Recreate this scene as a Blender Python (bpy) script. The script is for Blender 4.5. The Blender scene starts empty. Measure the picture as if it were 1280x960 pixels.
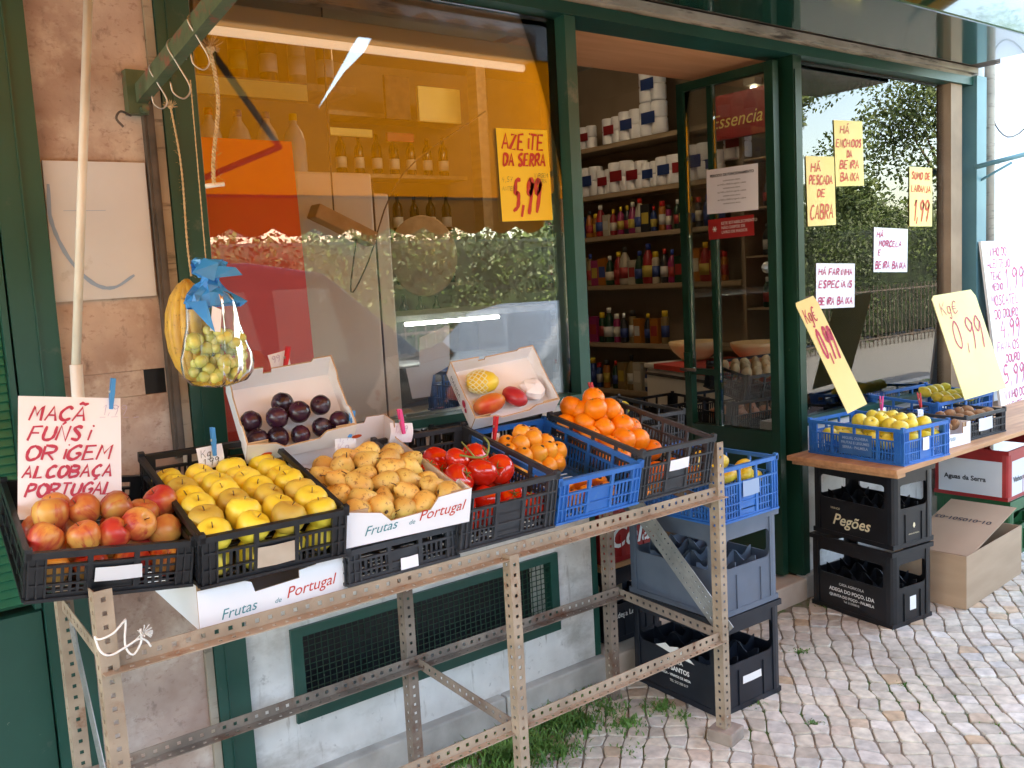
import bpy, bmesh, math, random
from mathutils import Vector, Matrix
R_ = math.radians
rnd = random.Random(7)
sc = bpy.context.scene
COL = sc.collection

# ------------------------------------------------------------------ camera maths (photo 1280x960)
F = 1156.5; EYE = Vector((0, 0, 1.55))
yaw, pit, rol = R_(37.78), R_(6.47), R_(-3.1)
fw = Vector((math.sin(yaw)*math.cos(pit), math.cos(yaw)*math.cos(pit), -math.sin(pit)))
r0 = Vector((math.cos(yaw), -math.sin(yaw), 0)); u0 = r0.cross(fw)
rt = r0*math.cos(rol) + u0*math.sin(rol); up = -r0*math.sin(rol) + u0*math.cos(rol)
def at(px, py, ax, v):                       # photo pixel -> point on a world plane
    d = rt*((px-640)/F) - up*((py-480)/F) + fw
    return EYE + d*((v-EYE[ax])/d[ax])
GY = 2.53                                    # plane of the shop front

# ------------------------------------------------------------------ materials
MATS = {}
def mat(name, c, c2=None, rough=.6, metal=0, scale=8, bump=0, bscale=None, trans=0, emit=0, spec=.5, detail=4, lo=.35, hi=.65, stretch=None, rndv=0, coat=0, sss=0):
    m = bpy.data.materials.new(name); m.use_nodes = True; MATS[name] = m
    nt = m.node_tree; N = nt.nodes; L = nt.links
    b = N['Principled BSDF']; b.inputs['Roughness'].default_value = rough; b.inputs['Metallic'].default_value = metal
    b.inputs['Specular IOR Level'].default_value = spec
    b.inputs['Coat Weight'].default_value = coat
    if sss:
        b.inputs['Subsurface Weight'].default_value = sss; b.inputs['Subsurface Radius'].default_value = (.01, .006, .003)
    b.inputs['Base Color'].default_value = (*c, 1)
    src = None
    if c2 is not None or bump:
        tc = N.new('ShaderNodeTexCoord'); mp = N.new('ShaderNodeMapping'); L.new(tc.outputs['Object'], mp.inputs[0])
        if stretch: mp.inputs['Scale'].default_value = stretch
        oi = N.new('ShaderNodeObjectInfo')
        ml = N.new('ShaderNodeMath'); ml.operation = 'MULTIPLY'; ml.inputs[1].default_value = 37; L.new(oi.outputs['Random'], ml.inputs[0])
        cx = N.new('ShaderNodeCombineXYZ')
        for i in range(3): L.new(ml.outputs[0], cx.inputs[i])
        L.new(cx.outputs[0], mp.inputs['Location'])
    if c2 is not None:
        n = N.new('ShaderNodeTexNoise'); n.inputs['Scale'].default_value = scale; n.inputs['Detail'].default_value = detail
        L.new(mp.outputs[0], n.inputs['Vector'])
        r = N.new('ShaderNodeValToRGB'); r.color_ramp.elements[0].position = lo; r.color_ramp.elements[1].position = hi
        r.color_ramp.elements[0].color = (*c, 1); r.color_ramp.elements[1].color = (*c2, 1)
        L.new(n.outputs['Fac'], r.inputs[0]); src = r.outputs[0]
        L.new(src, b.inputs['Base Color'])
    if rndv and src is not None:
        h = N.new('ShaderNodeHueSaturation'); L.new(src, h.inputs['Color'])
        mr = N.new('ShaderNodeMapRange'); mr.inputs['To Min'].default_value = 1-rndv; mr.inputs['To Max'].default_value = 1+rndv
        L.new(oi.outputs['Random'], mr.inputs[0]); L.new(mr.outputs[0], h.inputs['Value']); L.new(h.outputs[0], b.inputs['Base Color'])
    if bump:
        n2 = N.new('ShaderNodeTexNoise'); n2.inputs['Scale'].default_value = bscale or scale*4; n2.inputs['Detail'].default_value = 5
        L.new(mp.outputs[0], n2.inputs['Vector'])
        bp = N.new('ShaderNodeBump'); bp.inputs['Strength'].default_value = bump; bp.inputs['Distance'].default_value = .004
        L.new(n2.outputs['Fac'], bp.inputs['Height']); L.new(bp.outputs[0], b.inputs['Normal'])
    if trans: b.inputs['Transmission Weight'].default_value = trans
    if emit:
        b.inputs['Emission Color'].default_value = (*c, 1); b.inputs['Emission Strength'].default_value = emit
    return m
def overlay(m, c, scale, lo, hi, stretch=None, detail=6, vor=False):   # a second layer of stains / speckles
    nt = m.node_tree; N = nt.nodes; L = nt.links; b = N['Principled BSDF']
    tc = N.new('ShaderNodeTexCoord'); mp = N.new('ShaderNodeMapping'); L.new(tc.outputs['Object'], mp.inputs[0])
    mp.inputs['Location'].default_value = (3.1, 7.7, 1.3)
    if stretch: mp.inputs['Scale'].default_value = stretch
    n = N.new('ShaderNodeTexNoise'); n.inputs['Scale'].default_value = scale; n.inputs['Detail'].default_value = detail; n.inputs['Roughness'].default_value = .65
    oi = N.new('ShaderNodeObjectInfo'); ml = N.new('ShaderNodeMath'); ml.operation = 'MULTIPLY'; ml.inputs[1].default_value = 53
    L.new(oi.outputs['Random'], ml.inputs[0]); ad = N.new('ShaderNodeVectorMath'); ad.operation = 'ADD'
    L.new(mp.outputs[0], ad.inputs[0]); L.new(ml.outputs[0], ad.inputs[1]); L.new(ad.outputs[0], n.inputs['Vector'])
    r = N.new('ShaderNodeMapRange'); r.inputs['From Min'].default_value = lo; r.inputs['From Max'].default_value = hi
    L.new(n.outputs['Fac'], r.inputs[0])
    mx = N.new('ShaderNodeMix'); mx.data_type = 'RGBA'; L.new(r.outputs[0], mx.inputs['Factor'])
    inp = b.inputs['Base Color']
    if inp.is_linked: L.new(inp.links[0].from_socket, mx.inputs[6])
    else: mx.inputs[6].default_value = inp.default_value
    mx.inputs[7].default_value = (*c, 1); L.new(mx.outputs[2], inp)
    return m
def glassmat(name, refl, tint=(1, 1, 1), rough=0.0):
    m = bpy.data.materials.new(name); m.use_nodes = True; MATS[name] = m
    nt = m.node_tree; N = nt.nodes; L = nt.links; N.remove(N['Principled BSDF'])
    t = N.new('ShaderNodeBsdfTransparent'); t.inputs[0].default_value = (*tint, 1)
    g = N.new('ShaderNodeBsdfGlossy'); g.inputs['Roughness'].default_value = rough
    f = N.new('ShaderNodeFresnel'); f.inputs[0].default_value = 1.5
    a = N.new('ShaderNodeMath'); a.operation = 'MULTIPLY_ADD'; a.inputs[1].default_value = 1.0; a.inputs[2].default_value = refl; a.use_clamp = True
    L.new(f.outputs[0], a.inputs[0])
    mx = N.new('ShaderNodeMixShader'); L.new(a.outputs[0], mx.inputs[0]); L.new(t.outputs[0], mx.inputs[1]); L.new(g.outputs[0], mx.inputs[2])
    L.new(mx.outputs[0], N['Material Output'].inputs[0]); return m

mat('green_paint', (.008, .058, .044), (.012, .078, .058), rough=.38, scale=3, bump=.12, bscale=30)
overlay(MATS['green_paint'], (.12, .13, .11), 9, .63, .80)
overlay(MATS['green_paint'], (.22, .21, .18), 70, .70, .76)
mat('green_dark', (.005, .034, .020), (.008, .048, .028), rough=.3, scale=4, bump=.1, bscale=30)
overlay(MATS['green_dark'], (.14, .13, .10), 14, .68, .80)
mat('green_gloss', (.008, .05, .036), (.010, .06, .044), rough=.14, scale=2, coat=.5)
mat('green_slat', (.008, .12, .065), (.012, .15, .085), rough=.45, scale=5)
mat('teal_paint', (.09, .22, .25), (.12, .27, .29), rough=.45, scale=5)
mat('stone', (.38, .26, .21), (.60, .48, .41), rough=.75, scale=5, bump=.35, bscale=60, detail=8)
overlay(MATS['stone'], (.13, .085, .07), 24, .58, .74, stretch=(1, 1, .55))
overlay(MATS['stone'], (.66, .58, .51), 6, .52, .70)
overlay(MATS['stone'], (.32, .20, .16), 60, .56, .74, stretch=(.8, 1, 1.3), detail=9)
overlay(MATS['stone'], (.10, .075, .065), 55, .70, .76, stretch=(.5, 1, 1.4), detail=9)
mat('plaster', (.60, .59, .56), (.76, .75, .72), rough=.85, scale=7, bump=.3, bscale=45, detail=8)
overlay(MATS['plaster'], (.30, .29, .27), 30, .62, .76)
mat('plaster_cream', (.60, .53, .45), (.70, .64, .56), rough=.85, scale=6, bump=.2)
overlay(MATS['plaster_cream'], (.25, .2, .16), 18, .62, .78)
overlay(MATS['plaster'], (.44, .42, .38), 3.2, .50, .66, stretch=(1, 1, 1.6))
overlay(MATS['plaster'], (.34, .31, .27), 9, .60, .74, stretch=(3.2, 3.2, .5))
mat('neighbour_white', (.80, .82, .85), (.84, .86, .88), rough=.8, scale=2, bump=.15, bscale=20)
mat('ledge', (.36, .34, .31), (.52, .50, .46), rough=.85, scale=9, bump=.4, bscale=50, detail=8)
mat('stone_sill', (.42, .33, .25), (.58, .50, .41), rough=.7, scale=6, bump=.2)
mat('beige_lintel', (.30, .26, .20), (.44, .38, .30), rough=.7, scale=6, bump=.2)
overlay(MATS['beige_lintel'], (.07, .055, .04), 12, .55, .7, stretch=(.4, 1, 3))
mat('brown_rust', (.06, .035, .025), (.13, .08, .05), rough=.7, scale=12, bump=.3)
mat('poster_red', (.40, .04, .03), (.5, .08, .05), rough=.4, scale=3); mat('brown_frame', (.26, .17, .10), (.34, .23, .14), rough=.6, scale=6); mat('wood_lining', (.70, .30, .13), (.78, .37, .18), rough=.45, scale=3, stretch=(1, 8, 1))
mat('rack_paint', (.27, .205, .145), (.40, .32, .235), rough=.55, scale=10, bump=.15, detail=7)
overlay(MATS['rack_paint'], (.20, .075, .03), 11, .58, .72)
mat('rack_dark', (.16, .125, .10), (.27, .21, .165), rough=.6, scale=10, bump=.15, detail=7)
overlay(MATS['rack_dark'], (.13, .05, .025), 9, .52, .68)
mat('galv', (.26, .28, .28), (.40, .41, .40), rough=.42, metal=.5, scale=14)
mat('black_plastic', (.007, .008, .011), (.014, .016, .020), rough=.38, scale=20, bump=.05)
overlay(MATS['black_plastic'], (.05, .048, .042), 28, .66, .82)
mat('grey_plastic', (.022, .025, .032), (.036, .040, .048), rough=.5, scale=20)
mat('blue_plastic', (.012, .12, .42), (.02, .16, .50), rough=.45, scale=10)
overlay(MATS['blue_plastic'], (.10, .22, .36), 22, .62, .82)
mat('navy_plastic', (.02, .105, .30), (.03, .14, .37), rough=.45, scale=10)
mat('slate_crate', (.085, .115, .16), (.11, .14, .19), rough=.5, scale=8)
overlay(MATS['slate_crate'], (.10, .12, .15), 9, .55, .8)
mat('bottle_black', (.004, .005, .007), (.008, .009, .012), rough=.33, scale=10)
overlay(MATS['bottle_black'], (.035, .035, .033), 16, .62, .8)
mat('bottle_navy', (.006, .009, .016), (.011, .015, .024), rough=.4, scale=10)
mat('red_plastic', (.30, .012, .012), (.38, .018, .018), rough=.4, scale=10)
mat('greenc_plastic', (.010, .085, .025), (.015, .11, .035), rough=.4, scale=10)
mat('white_card', (.78, .78, .82), (.84, .84, .88), rough=.6, scale=4)
mat('kraft', (.42, .27, .15), (.52, .35, .21), rough=.8, scale=20, bump=.1)
mat('kraft_light', (.36, .245, .155), (.41, .285, .185), rough=.8, scale=3, stretch=(1, 1, 6))
mat('paper', (.78, .79, .86), (.84, .85, .90), rough=.7, scale=3)
mat('paper_yellow', (.88, .72, .22), (.92, .78, .30), rough=.6, scale=3)
mat('paper_pale', (.76, .64, .25), (.80, .69, .30), rough=.6, scale=3)
mat('paper_orange', (.92, .60, .02), (.95, .66, .04), rough=.55, scale=3)
mat('ink_red', (.46, .015, .055), rough=.5); mat('ink_pink', (.46, .03, .13), rough=.5); mat('ink_crimson', (.55, .03, .01), rough=.5)
mat('ink_orange', (.60, .07, .012), rough=.5)
mat('ink_dark', (.03, .03, .04), rough=.5); mat('ink_teal', (.04, .22, .26), rough=.5); mat('ink_white', (.80, .80, .78), rough=.5)
mat('ink_faint', (.50, .42, .58), rough=.6); mat('ink_cream', (.72, .64, .42), rough=.5); mat('ink_bluegrey', (.28, .40, .58), rough=.6)
mat('white_plastic', (.72, .70, .66), (.80, .78, .74), rough=.4, scale=6)
mat('pole_white', (.62, .58, .50), (.74, .71, .63), rough=.5, scale=9)
mat('cord_white', (.74, .73, .70), rough=.6)
mat('rope', (.42, .30, .16), (.58, .44, .26), rough=.9, scale=120)
mat('steel', (.45, .45, .45), rough=.3, metal=.9)
mat('dark_metal', (.05, .045, .04), (.11, .085, .07), rough=.6, scale=14, bump=.2)
mat('arm_paint', (.06, .10, .055), (.10, .14, .08), rough=.5, scale=18, bump=.2)
overlay(MATS['arm_paint'], (.22, .07, .05), 26, .56, .66)
mat('board_white', (.60, .62, .66), (.68, .70, .74), rough=.5, scale=3)
overlay(MATS['board_white'], (.42, .42, .42), 12, .66, .82)
mat('plank', (.42, .20, .09), (.58, .30, .14), rough=.55, scale=4, stretch=(1, 9, 9), bump=.1)
mat('concrete', (.24, .19, .155), (.34, .28, .23), rough=.9, scale=16, bump=.4)
mat('peg_blue', (.05, .27, .62), rough=.35); mat('peg_red', (.60, .02, .03), rough=.35); mat('peg_pink', (.80, .08, .30), rough=.35)
# fruit
mat('apple_red', (.44, .035, .025), (.62, .34, .08), rough=.32, scale=13, rndv=.25, spec=.4, lo=.38, hi=.62, detail=3)
overlay(MATS['apple_red'], (.42, .03, .03), 17, .52, .66, stretch=(2.2, 2.2, .35))
mat('apple_gold', (.78, .60, .04), (.84, .68, .09), rough=.38, scale=14, rndv=.10, bump=.03)
overlay(MATS['apple_gold'], (.48, .30, .05), 26, .60, .80)
mat('apple_russet', (.46, .30, .05), (.68, .50, .07), rough=.5, scale=14, rndv=.14)
mat('pear_skin', (.72, .53, .14), (.62, .34, .08), rough=.5, scale=15, rndv=.14)
overlay(MATS['pear_skin'], (.30, .13, .03), 95, .55, .66)
mat('tomato_skin', (.62, .018, .01), (.70, .035, .012), rough=.15, scale=6, rndv=.12, coat=.4)
mat('loquat_skin', (.80, .29, .02), (.86, .37, .035), rough=.36, scale=14, rndv=.10)
overlay(MATS['loquat_skin'], (.30, .10, .02), 55, .66, .75)
mat('orange_skin', (.84, .20, .008), (.88, .27, .015), rough=.34, scale=8, rndv=.10, bump=.18, bscale=240)
mat('plum_skin', (.018, .008, .018), (.055, .012, .03), rough=.26, scale=18, rndv=.2)
overlay(MATS['plum_skin'], (.11, .09, .13), 26, .52, .78)
mat('mango_red', (.62, .06, .03), (.62, .30, .05), rough=.35, scale=11)
mat('mango_yellow', (.80, .52, .03), (.76, .60, .06), rough=.35, scale=11)
mat('mango_dark', (.40, .015, .03), (.46, .03, .04), rough=.35, scale=11)
mat('lemon_skin', (.76, .60, .05), (.60, .55, .07), rough=.4, scale=15, rndv=.1, bump=.1, bscale=160)
mat('kiwi_skin', (.25, .13, .06), (.36, .20, .10), rough=.85, scale=40, rndv=.15)
mat('potato_skin', (.42, .26, .13), (.54, .36, .20), rough=.8, scale=26, rndv=.2)
mat('onion_skin', (.44, .17, .09), (.56, .26, .16), rough=.5, scale=20, rndv=.15)
mat('grape_skin', (.42, .46, .10), (.58, .54, .16), rough=.25, scale=20, rndv=.15)
mat('banana_skin', (.62, .38, .06), (.50, .29, .06), rough=.5, scale=30)
overlay(MATS['banana_skin'], (.10, .05, .02), 40, .60, .68, stretch=(1, 1, 2))
mat('stem_brown', (.10, .06, .03), rough=.8); mat('stem_green', (.20, .24, .06), rough=.7); mat('calyx', (.06, .045, .03), rough=.8)
mat('foam_net', (.80, .76, .45), rough=.7)
mat('bag_blue', (.02, .22, .62), (.04, .32, .75), rough=.25, scale=12)
mat('leaf', (.012, .028, .006), (.050, .085, .014), rough=.6, scale=2.2, rndv=.1)
mat('leaf_shade', (.004, .010, .003), (.016, .032, .008), rough=.8, scale=5, detail=8, bump=1, bscale=9); mat('leaf_pale', (.03, .06, .012), (.085, .13, .03), rough=.6, scale=1.6)
mat('grass', (.05, .14, .02), (.12, .26, .05), rough=.6, scale=9)
mat('bark', (.10, .075, .055), (.16, .12, .09), rough=.9, scale=9, bump=.4)
mat('asphalt', (.13, .13, .128), (.19, .188, .18), rough=.9, scale=30, bump=.2)
mat('glassware', (.03, .05, .03), rough=.1); mat('wine_dark', (.02, .018, .012), rough=.12)
glassmat('window_glass', .066); glassmat('leaf_glass', .0, tint=(.93, .95, .94)); glassmat('film', .0, tint=(.93, .95, .95), rough=.22)
def awning_mat():
    m = bpy.data.materials.new('awning_cloth'); m.use_nodes = True; MATS['awning_cloth'] = m
    N = m.node_tree.nodes; L = m.node_tree.links; b = N['Principled BSDF']; b.inputs['Base Color'].default_value = (.36, .125, .003, 1); b.inputs['Roughness'].default_value = .8
    t = N.new('ShaderNodeBsdfTranslucent'); t.inputs[0].default_value = (.29, .095, .001, 1)
    mx = N.new('ShaderNodeMixShader'); mx.inputs[0].default_value = .55
    L.new(b.outputs[0], mx.inputs[1]); L.new(t.outputs[0], mx.inputs[2]); L.new(mx.outputs[0], N['Material Output'].inputs[0])
awning_mat()
def stone_mat():
    m = bpy.data.materials.new('cobble'); m.use_nodes = True; MATS['cobble'] = m
    N = m.node_tree.nodes; L = m.node_tree.links; b = N['Principled BSDF']; b.inputs['Roughness'].default_value = .72
    g = N.new('ShaderNodeNewGeometry'); r = N.new('ShaderNodeValToRGB'); el = r.color_ramp.elements
    for p, c in ((0, (.48, .43, .35)), (.2, (.62, .575, .48)), (.45, (.70, .64, .52)), (.62, (.58, .50, .41)), (.72, (.74, .70, .62)), (.86, (.56, .54, .49)), (.955, (.56, .41, .26)), (1, (.72, .69, .63))):
        e = el.new(p) if p not in (0, 1) else el[0 if p == 0 else -1]
        e.color = (*c, 1)
    L.new(g.outputs['Random Per Island'], r.inputs[0])
    tc = N.new('ShaderNodeTexCoord'); n = N.new('ShaderNodeTexNoise'); n.inputs['Scale'].default_value = 26; n.inputs['Detail'].default_value = 6
    L.new(tc.outputs['Object'], n.inputs['Vector']); mr = N.new('ShaderNodeMapRange'); mr.inputs['From Min'].default_value = .3; mr.inputs['From Max'].default_value = .7
    mr.inputs['To Min'].default_value = .70; mr.inputs['To Max'].default_value = 1.12; L.new(n.outputs['Fac'], mr.inputs[0])
    n2 = N.new('ShaderNodeTexNoise'); n2.inputs['Scale'].default_value = 1.7; n2.inputs['Detail'].default_value = 4; L.new(tc.outputs['Object'], n2.inputs['Vector'])
    mr2 = N.new('ShaderNodeMapRange'); mr2.inputs['From Min'].default_value = .3; mr2.inputs['From Max'].default_value = .7; mr2.inputs['To Min'].default_value = .82; mr2.inputs['To Max'].default_value = 1.08
    L.new(n2.outputs['Fac'], mr2.inputs[0]); mm = N.new('ShaderNodeMath'); mm.operation = 'MULTIPLY'; L.new(mr.outputs[0], mm.inputs[0]); L.new(mr2.outputs[0], mm.inputs[1])
    h = N.new('ShaderNodeHueSaturation'); L.new(r.outputs[0], h.inputs['Color']); L.new(mm.outputs[0], h.inputs['Value'])
    L.new(h.outputs[0], b.inputs['Base Color'])
    bp = N.new('ShaderNodeBump'); bp.inputs['Strength'].default_value = .5; bp.inputs['Distance'].default_value = .006; L.new(n.outputs['Fac'], bp.inputs['Height']); L.new(bp.outputs[0], b.inputs['Normal'])
stone_mat()
mat('joint', (.20, .175, .14), (.31, .28, .23), rough=.95, scale=14, bump=.4)
overlay(MATS['joint'], (.06, .13, .025), 2.6, .52, .60)

# ------------------------------------------------------------------ mesh builder
class MB:
    def __init__(s): s.v = []; s.f = []; s.m = []; s.M = None; s.mi = 0
    def add(s, vs, fs, M=None):
        o = len(s.v); M = M or s.M
        for v in vs: s.v.append(tuple(M @ Vector(v)) if M else tuple(v))
        for f in fs: s.f.append([i+o for i in f]); s.m.append(s.mi)
    def box(s, a, b, M=None):
        (x0, y0, z0), (x1, y1, z1) = a, b
        s.add([(x0, y0, z0), (x1, y0, z0), (x1, y1, z0), (x0, y1, z0), (x0, y0, z1), (x1, y0, z1), (x1, y1, z1), (x0, y1, z1)],
              [(3, 2, 1, 0), (4, 5, 6, 7), (0, 1, 5, 4), (1, 2, 6, 5), (2, 3, 7, 6), (3, 0, 4, 7)], M)
        return s
    def bbox(s, a, b, r=.006, M=None):      # box with bevelled edges
        bm = bmesh.new(); bmesh.ops.create_cube(bm, size=1)
        for v in bm.verts:
            v.co = Vector([a[i] + (v.co[i]+.5)*(b[i]-a[i]) for i in range(3)])
        bmesh.ops.bevel(bm, geom=bm.edges[:], offset=r, segments=2, affect='EDGES', profile=.6)
        s.add([v.co[:] for v in bm.verts], [[v.index for v in f.verts] for f in bm.faces], M); bm.free(); return s
    def tube(s, pts, r, n=8, cap=True, M=None):
        pts = [Vector(p) for p in pts]; rs = r if isinstance(r, (list, tuple)) else [r]*len(pts)
        vs = []; fs = []; prev = None
        for i, p in enumerate(pts):
            t = (pts[min(i+1, len(pts)-1)] - pts[max(i-1, 0)])
            if t.length < 1e-9: t = Vector((0, 0, 1))
            t.normalize()
            if prev is None: a = t.orthogonal().normalized()
            else: a = (prev - t*prev.dot(t)); a = a.normalized() if a.length > 1e-6 else t.orthogonal().normalized()
            prev = a; b = t.cross(a)
            for k in range(n):
                an = 2*math.pi*k/n; vs.append(p + (a*math.cos(an) + b*math.sin(an))*rs[i])
        for i in range(len(pts)-1):
            for k in range(n):
                k2 = (k+1) % n; fs.append((i*n+k, i*n+k2, (i+1)*n+k2, (i+1)*n+k))
        if cap: fs.append(tuple(range(n))[::-1]); fs.append(tuple((len(pts)-1)*n+k for k in range(n)))
        s.add(vs, fs, M); return s
    def lathe(s, prof, n=20, M=None, sq=(1, 1)):
        vs = []; fs = []
        for (r, z) in prof:
            for k in range(n):
                an = 2*math.pi*k/n; vs.append((r*math.cos(an)*sq[0], r*math.sin(an)*sq[1], z))
        for i in range(len(prof)-1):
            for k in range(n):
                k2 = (k+1) % n; fs.append((i*n+k, i*n+k2, (i+1)*n+k2, (i+1)*n+k))
        if prof[0][0] > 1e-5: fs.append(tuple(range(n))[::-1])
        if prof[-1][0] > 1e-5: fs.append(tuple((len(prof)-1)*n+k for k in range(n)))
        s.add(vs, fs, M); return s
    def slab(s, poly, t, M=None, mf=0, me=None):   # 2D polygon (x,z), front at y=0, thickness towards +y
        n = len(poly); vs = [(x, 0, z) for x, z in poly] + [(x, t, z) for x, z in poly]
        a = sum(poly[i][0]*poly[(i+1) % n][1] - poly[(i+1) % n][0]*poly[i][1] for i in range(n))
        fr = list(range(n)); 
        if a < 0: fr = fr[::-1]
        old = s.mi; s.mi = mf
        s.add(vs, [fr, [i+n for i in fr[::-1]]], M)
        if me is not None: s.mi = me
        o = len(s.v) - 2*n
        for i in range(n):
            j = (i+1) % n
            q = [o+i, o+i+n, o+j+n, o+j] if a > 0 else [o+j, o+j+n, o+i+n, o+i]
            s.f.append(q); s.m.append(s.mi)
        s.mi = old; return s
    def ring(s, W, H, hx0, hz0, hx1, hz1, rad, t, M=None, k=6):  # plate W x H with a rounded hole, front y=0
        hole = []
        for (cx, cz, a0) in ((hx1-rad, hz1-rad, 0), (hx0+rad, hz1-rad, 90), (hx0+rad, hz0+rad, 180), (hx1-rad, hz0+rad, 270)):
            for i in range(k+1):
                a = R_(a0+90*i/k); hole.append((cx+rad*math.cos(a), cz+rad*math.sin(a)))
        outer = []
        for q, (cx, cz) in enumerate(((W, H), (0, H), (0, 0), (W, 0))):
            for i in range(k+1):
                hx, hz = hole[q*(k+1)+i]; f = i/k
                if q == 0: o = (W, hz) if f < .5 else (hx, H)
                elif q == 1: o = (hx, H) if f < .5 else (0, hz)
                elif q == 2: o = (0, hz) if f < .5 else (hx, 0)
                else: o = (hx, 0) if f < .5 else (W, hz)
                if i == k//2: o = (cx, cz)
                outer.append(o)
        n = len(hole); vs = [(x, 0, z) for x, z in outer] + [(x, 0, z) for x, z in hole] + [(x, t, z) for x, z in outer] + [(x, t, z) for x, z in hole]
        fs = []
        for i in range(n):
            j = (i+1) % n
            fs += [(i, j, n+j, n+i), (2*n+j, 2*n+i, 3*n+i, 3*n+j), (n+i, n+j, 3*n+j, 3*n+i), (j, i, 2*n+i, 2*n+j)]
        s.add(vs, fs, M); return s
    def mesh(s, name, mats, smooth=False, fix=False):
        me = bpy.data.meshes.new(name); me.from_pydata(s.v, [], s.f)
        for m in (mats if isinstance(mats, (list, tuple)) else [mats]): me.materials.append(MATS[m])
        if any(s.m): me.polygons.foreach_set('material_index', s.m)
        if smooth: me.polygons.foreach_set('use_smooth', [True]*len(me.polygons))
        if fix:
            bm = bmesh.new(); bm.from_mesh(me); bmesh.ops.recalc_face_normals(bm, faces=bm.faces); bm.to_mesh(me); bm.free()
        me.update(); return me
    def build(s, name, mats, parent=None, smooth=False, M=None, fix=False, **tagk):
        o = bpy.data.objects.new(name, s.mesh(name, mats, smooth, fix)); COL.objects.link(o)
        if parent is not None: o.parent = parent
        if M is not None: o.matrix_local = M
        tag(o, **tagk); return o
def tag(o, label=None, cat=None, group=None, kind=None):
    if label: o['label'] = label
    if cat: o['category'] = cat
    if group: o['group'] = group
    if kind: o['kind'] = kind
    return o
def root(name, label, cat, M=None, group=None):
    o = bpy.data.objects.new(name, None); o.empty_display_size = .05; COL.objects.link(o)
    if M is not None: o.matrix_world = M
    return tag(o, label, cat, group)
def T(x, y, z): return Matrix.Translation((x, y, z))
def RX(a): return Matrix.Rotation(R_(a), 4, 'X')
def RY(a): return Matrix.Rotation(R_(a), 4, 'Y')
def RZ(a): return Matrix.Rotation(R_(a), 4, 'Z')
def frame(x, y, z, tilt=0, yw=0, ty=0): return T(x, y, z) @ RZ(yw) @ RX(tilt) @ RY(ty)
def copy_tree(o, M, label=None, group=None):
    c = o.copy(); COL.objects.link(c); c.matrix_world = M
    if label: c['label'] = label
    if group: c['group'] = group
    for ch in list(o.children):
        d = ch.copy(); COL.objects.link(d); d.parent = c
    return c
def smooth_pts(pts, k=5):
    if len(pts) < 3: return [Vector(p) for p in pts]
    P = [Vector(p) for p in pts]; P = [P[0]*2-P[1]] + P + [P[-1]*2-P[-2]]; out = []
    for i in range(1, len(P)-2):
        a, b, c, d = P[i-1], P[i], P[i+1], P[i+2]
        for j in range(k):
            t = j/k; out.append(.5*((2*b)+(c-a)*t+(2*a-5*b+4*c-d)*t*t+(3*b-a-3*c+d)*t**3))
    out.append(P[-2]); return out

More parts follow.
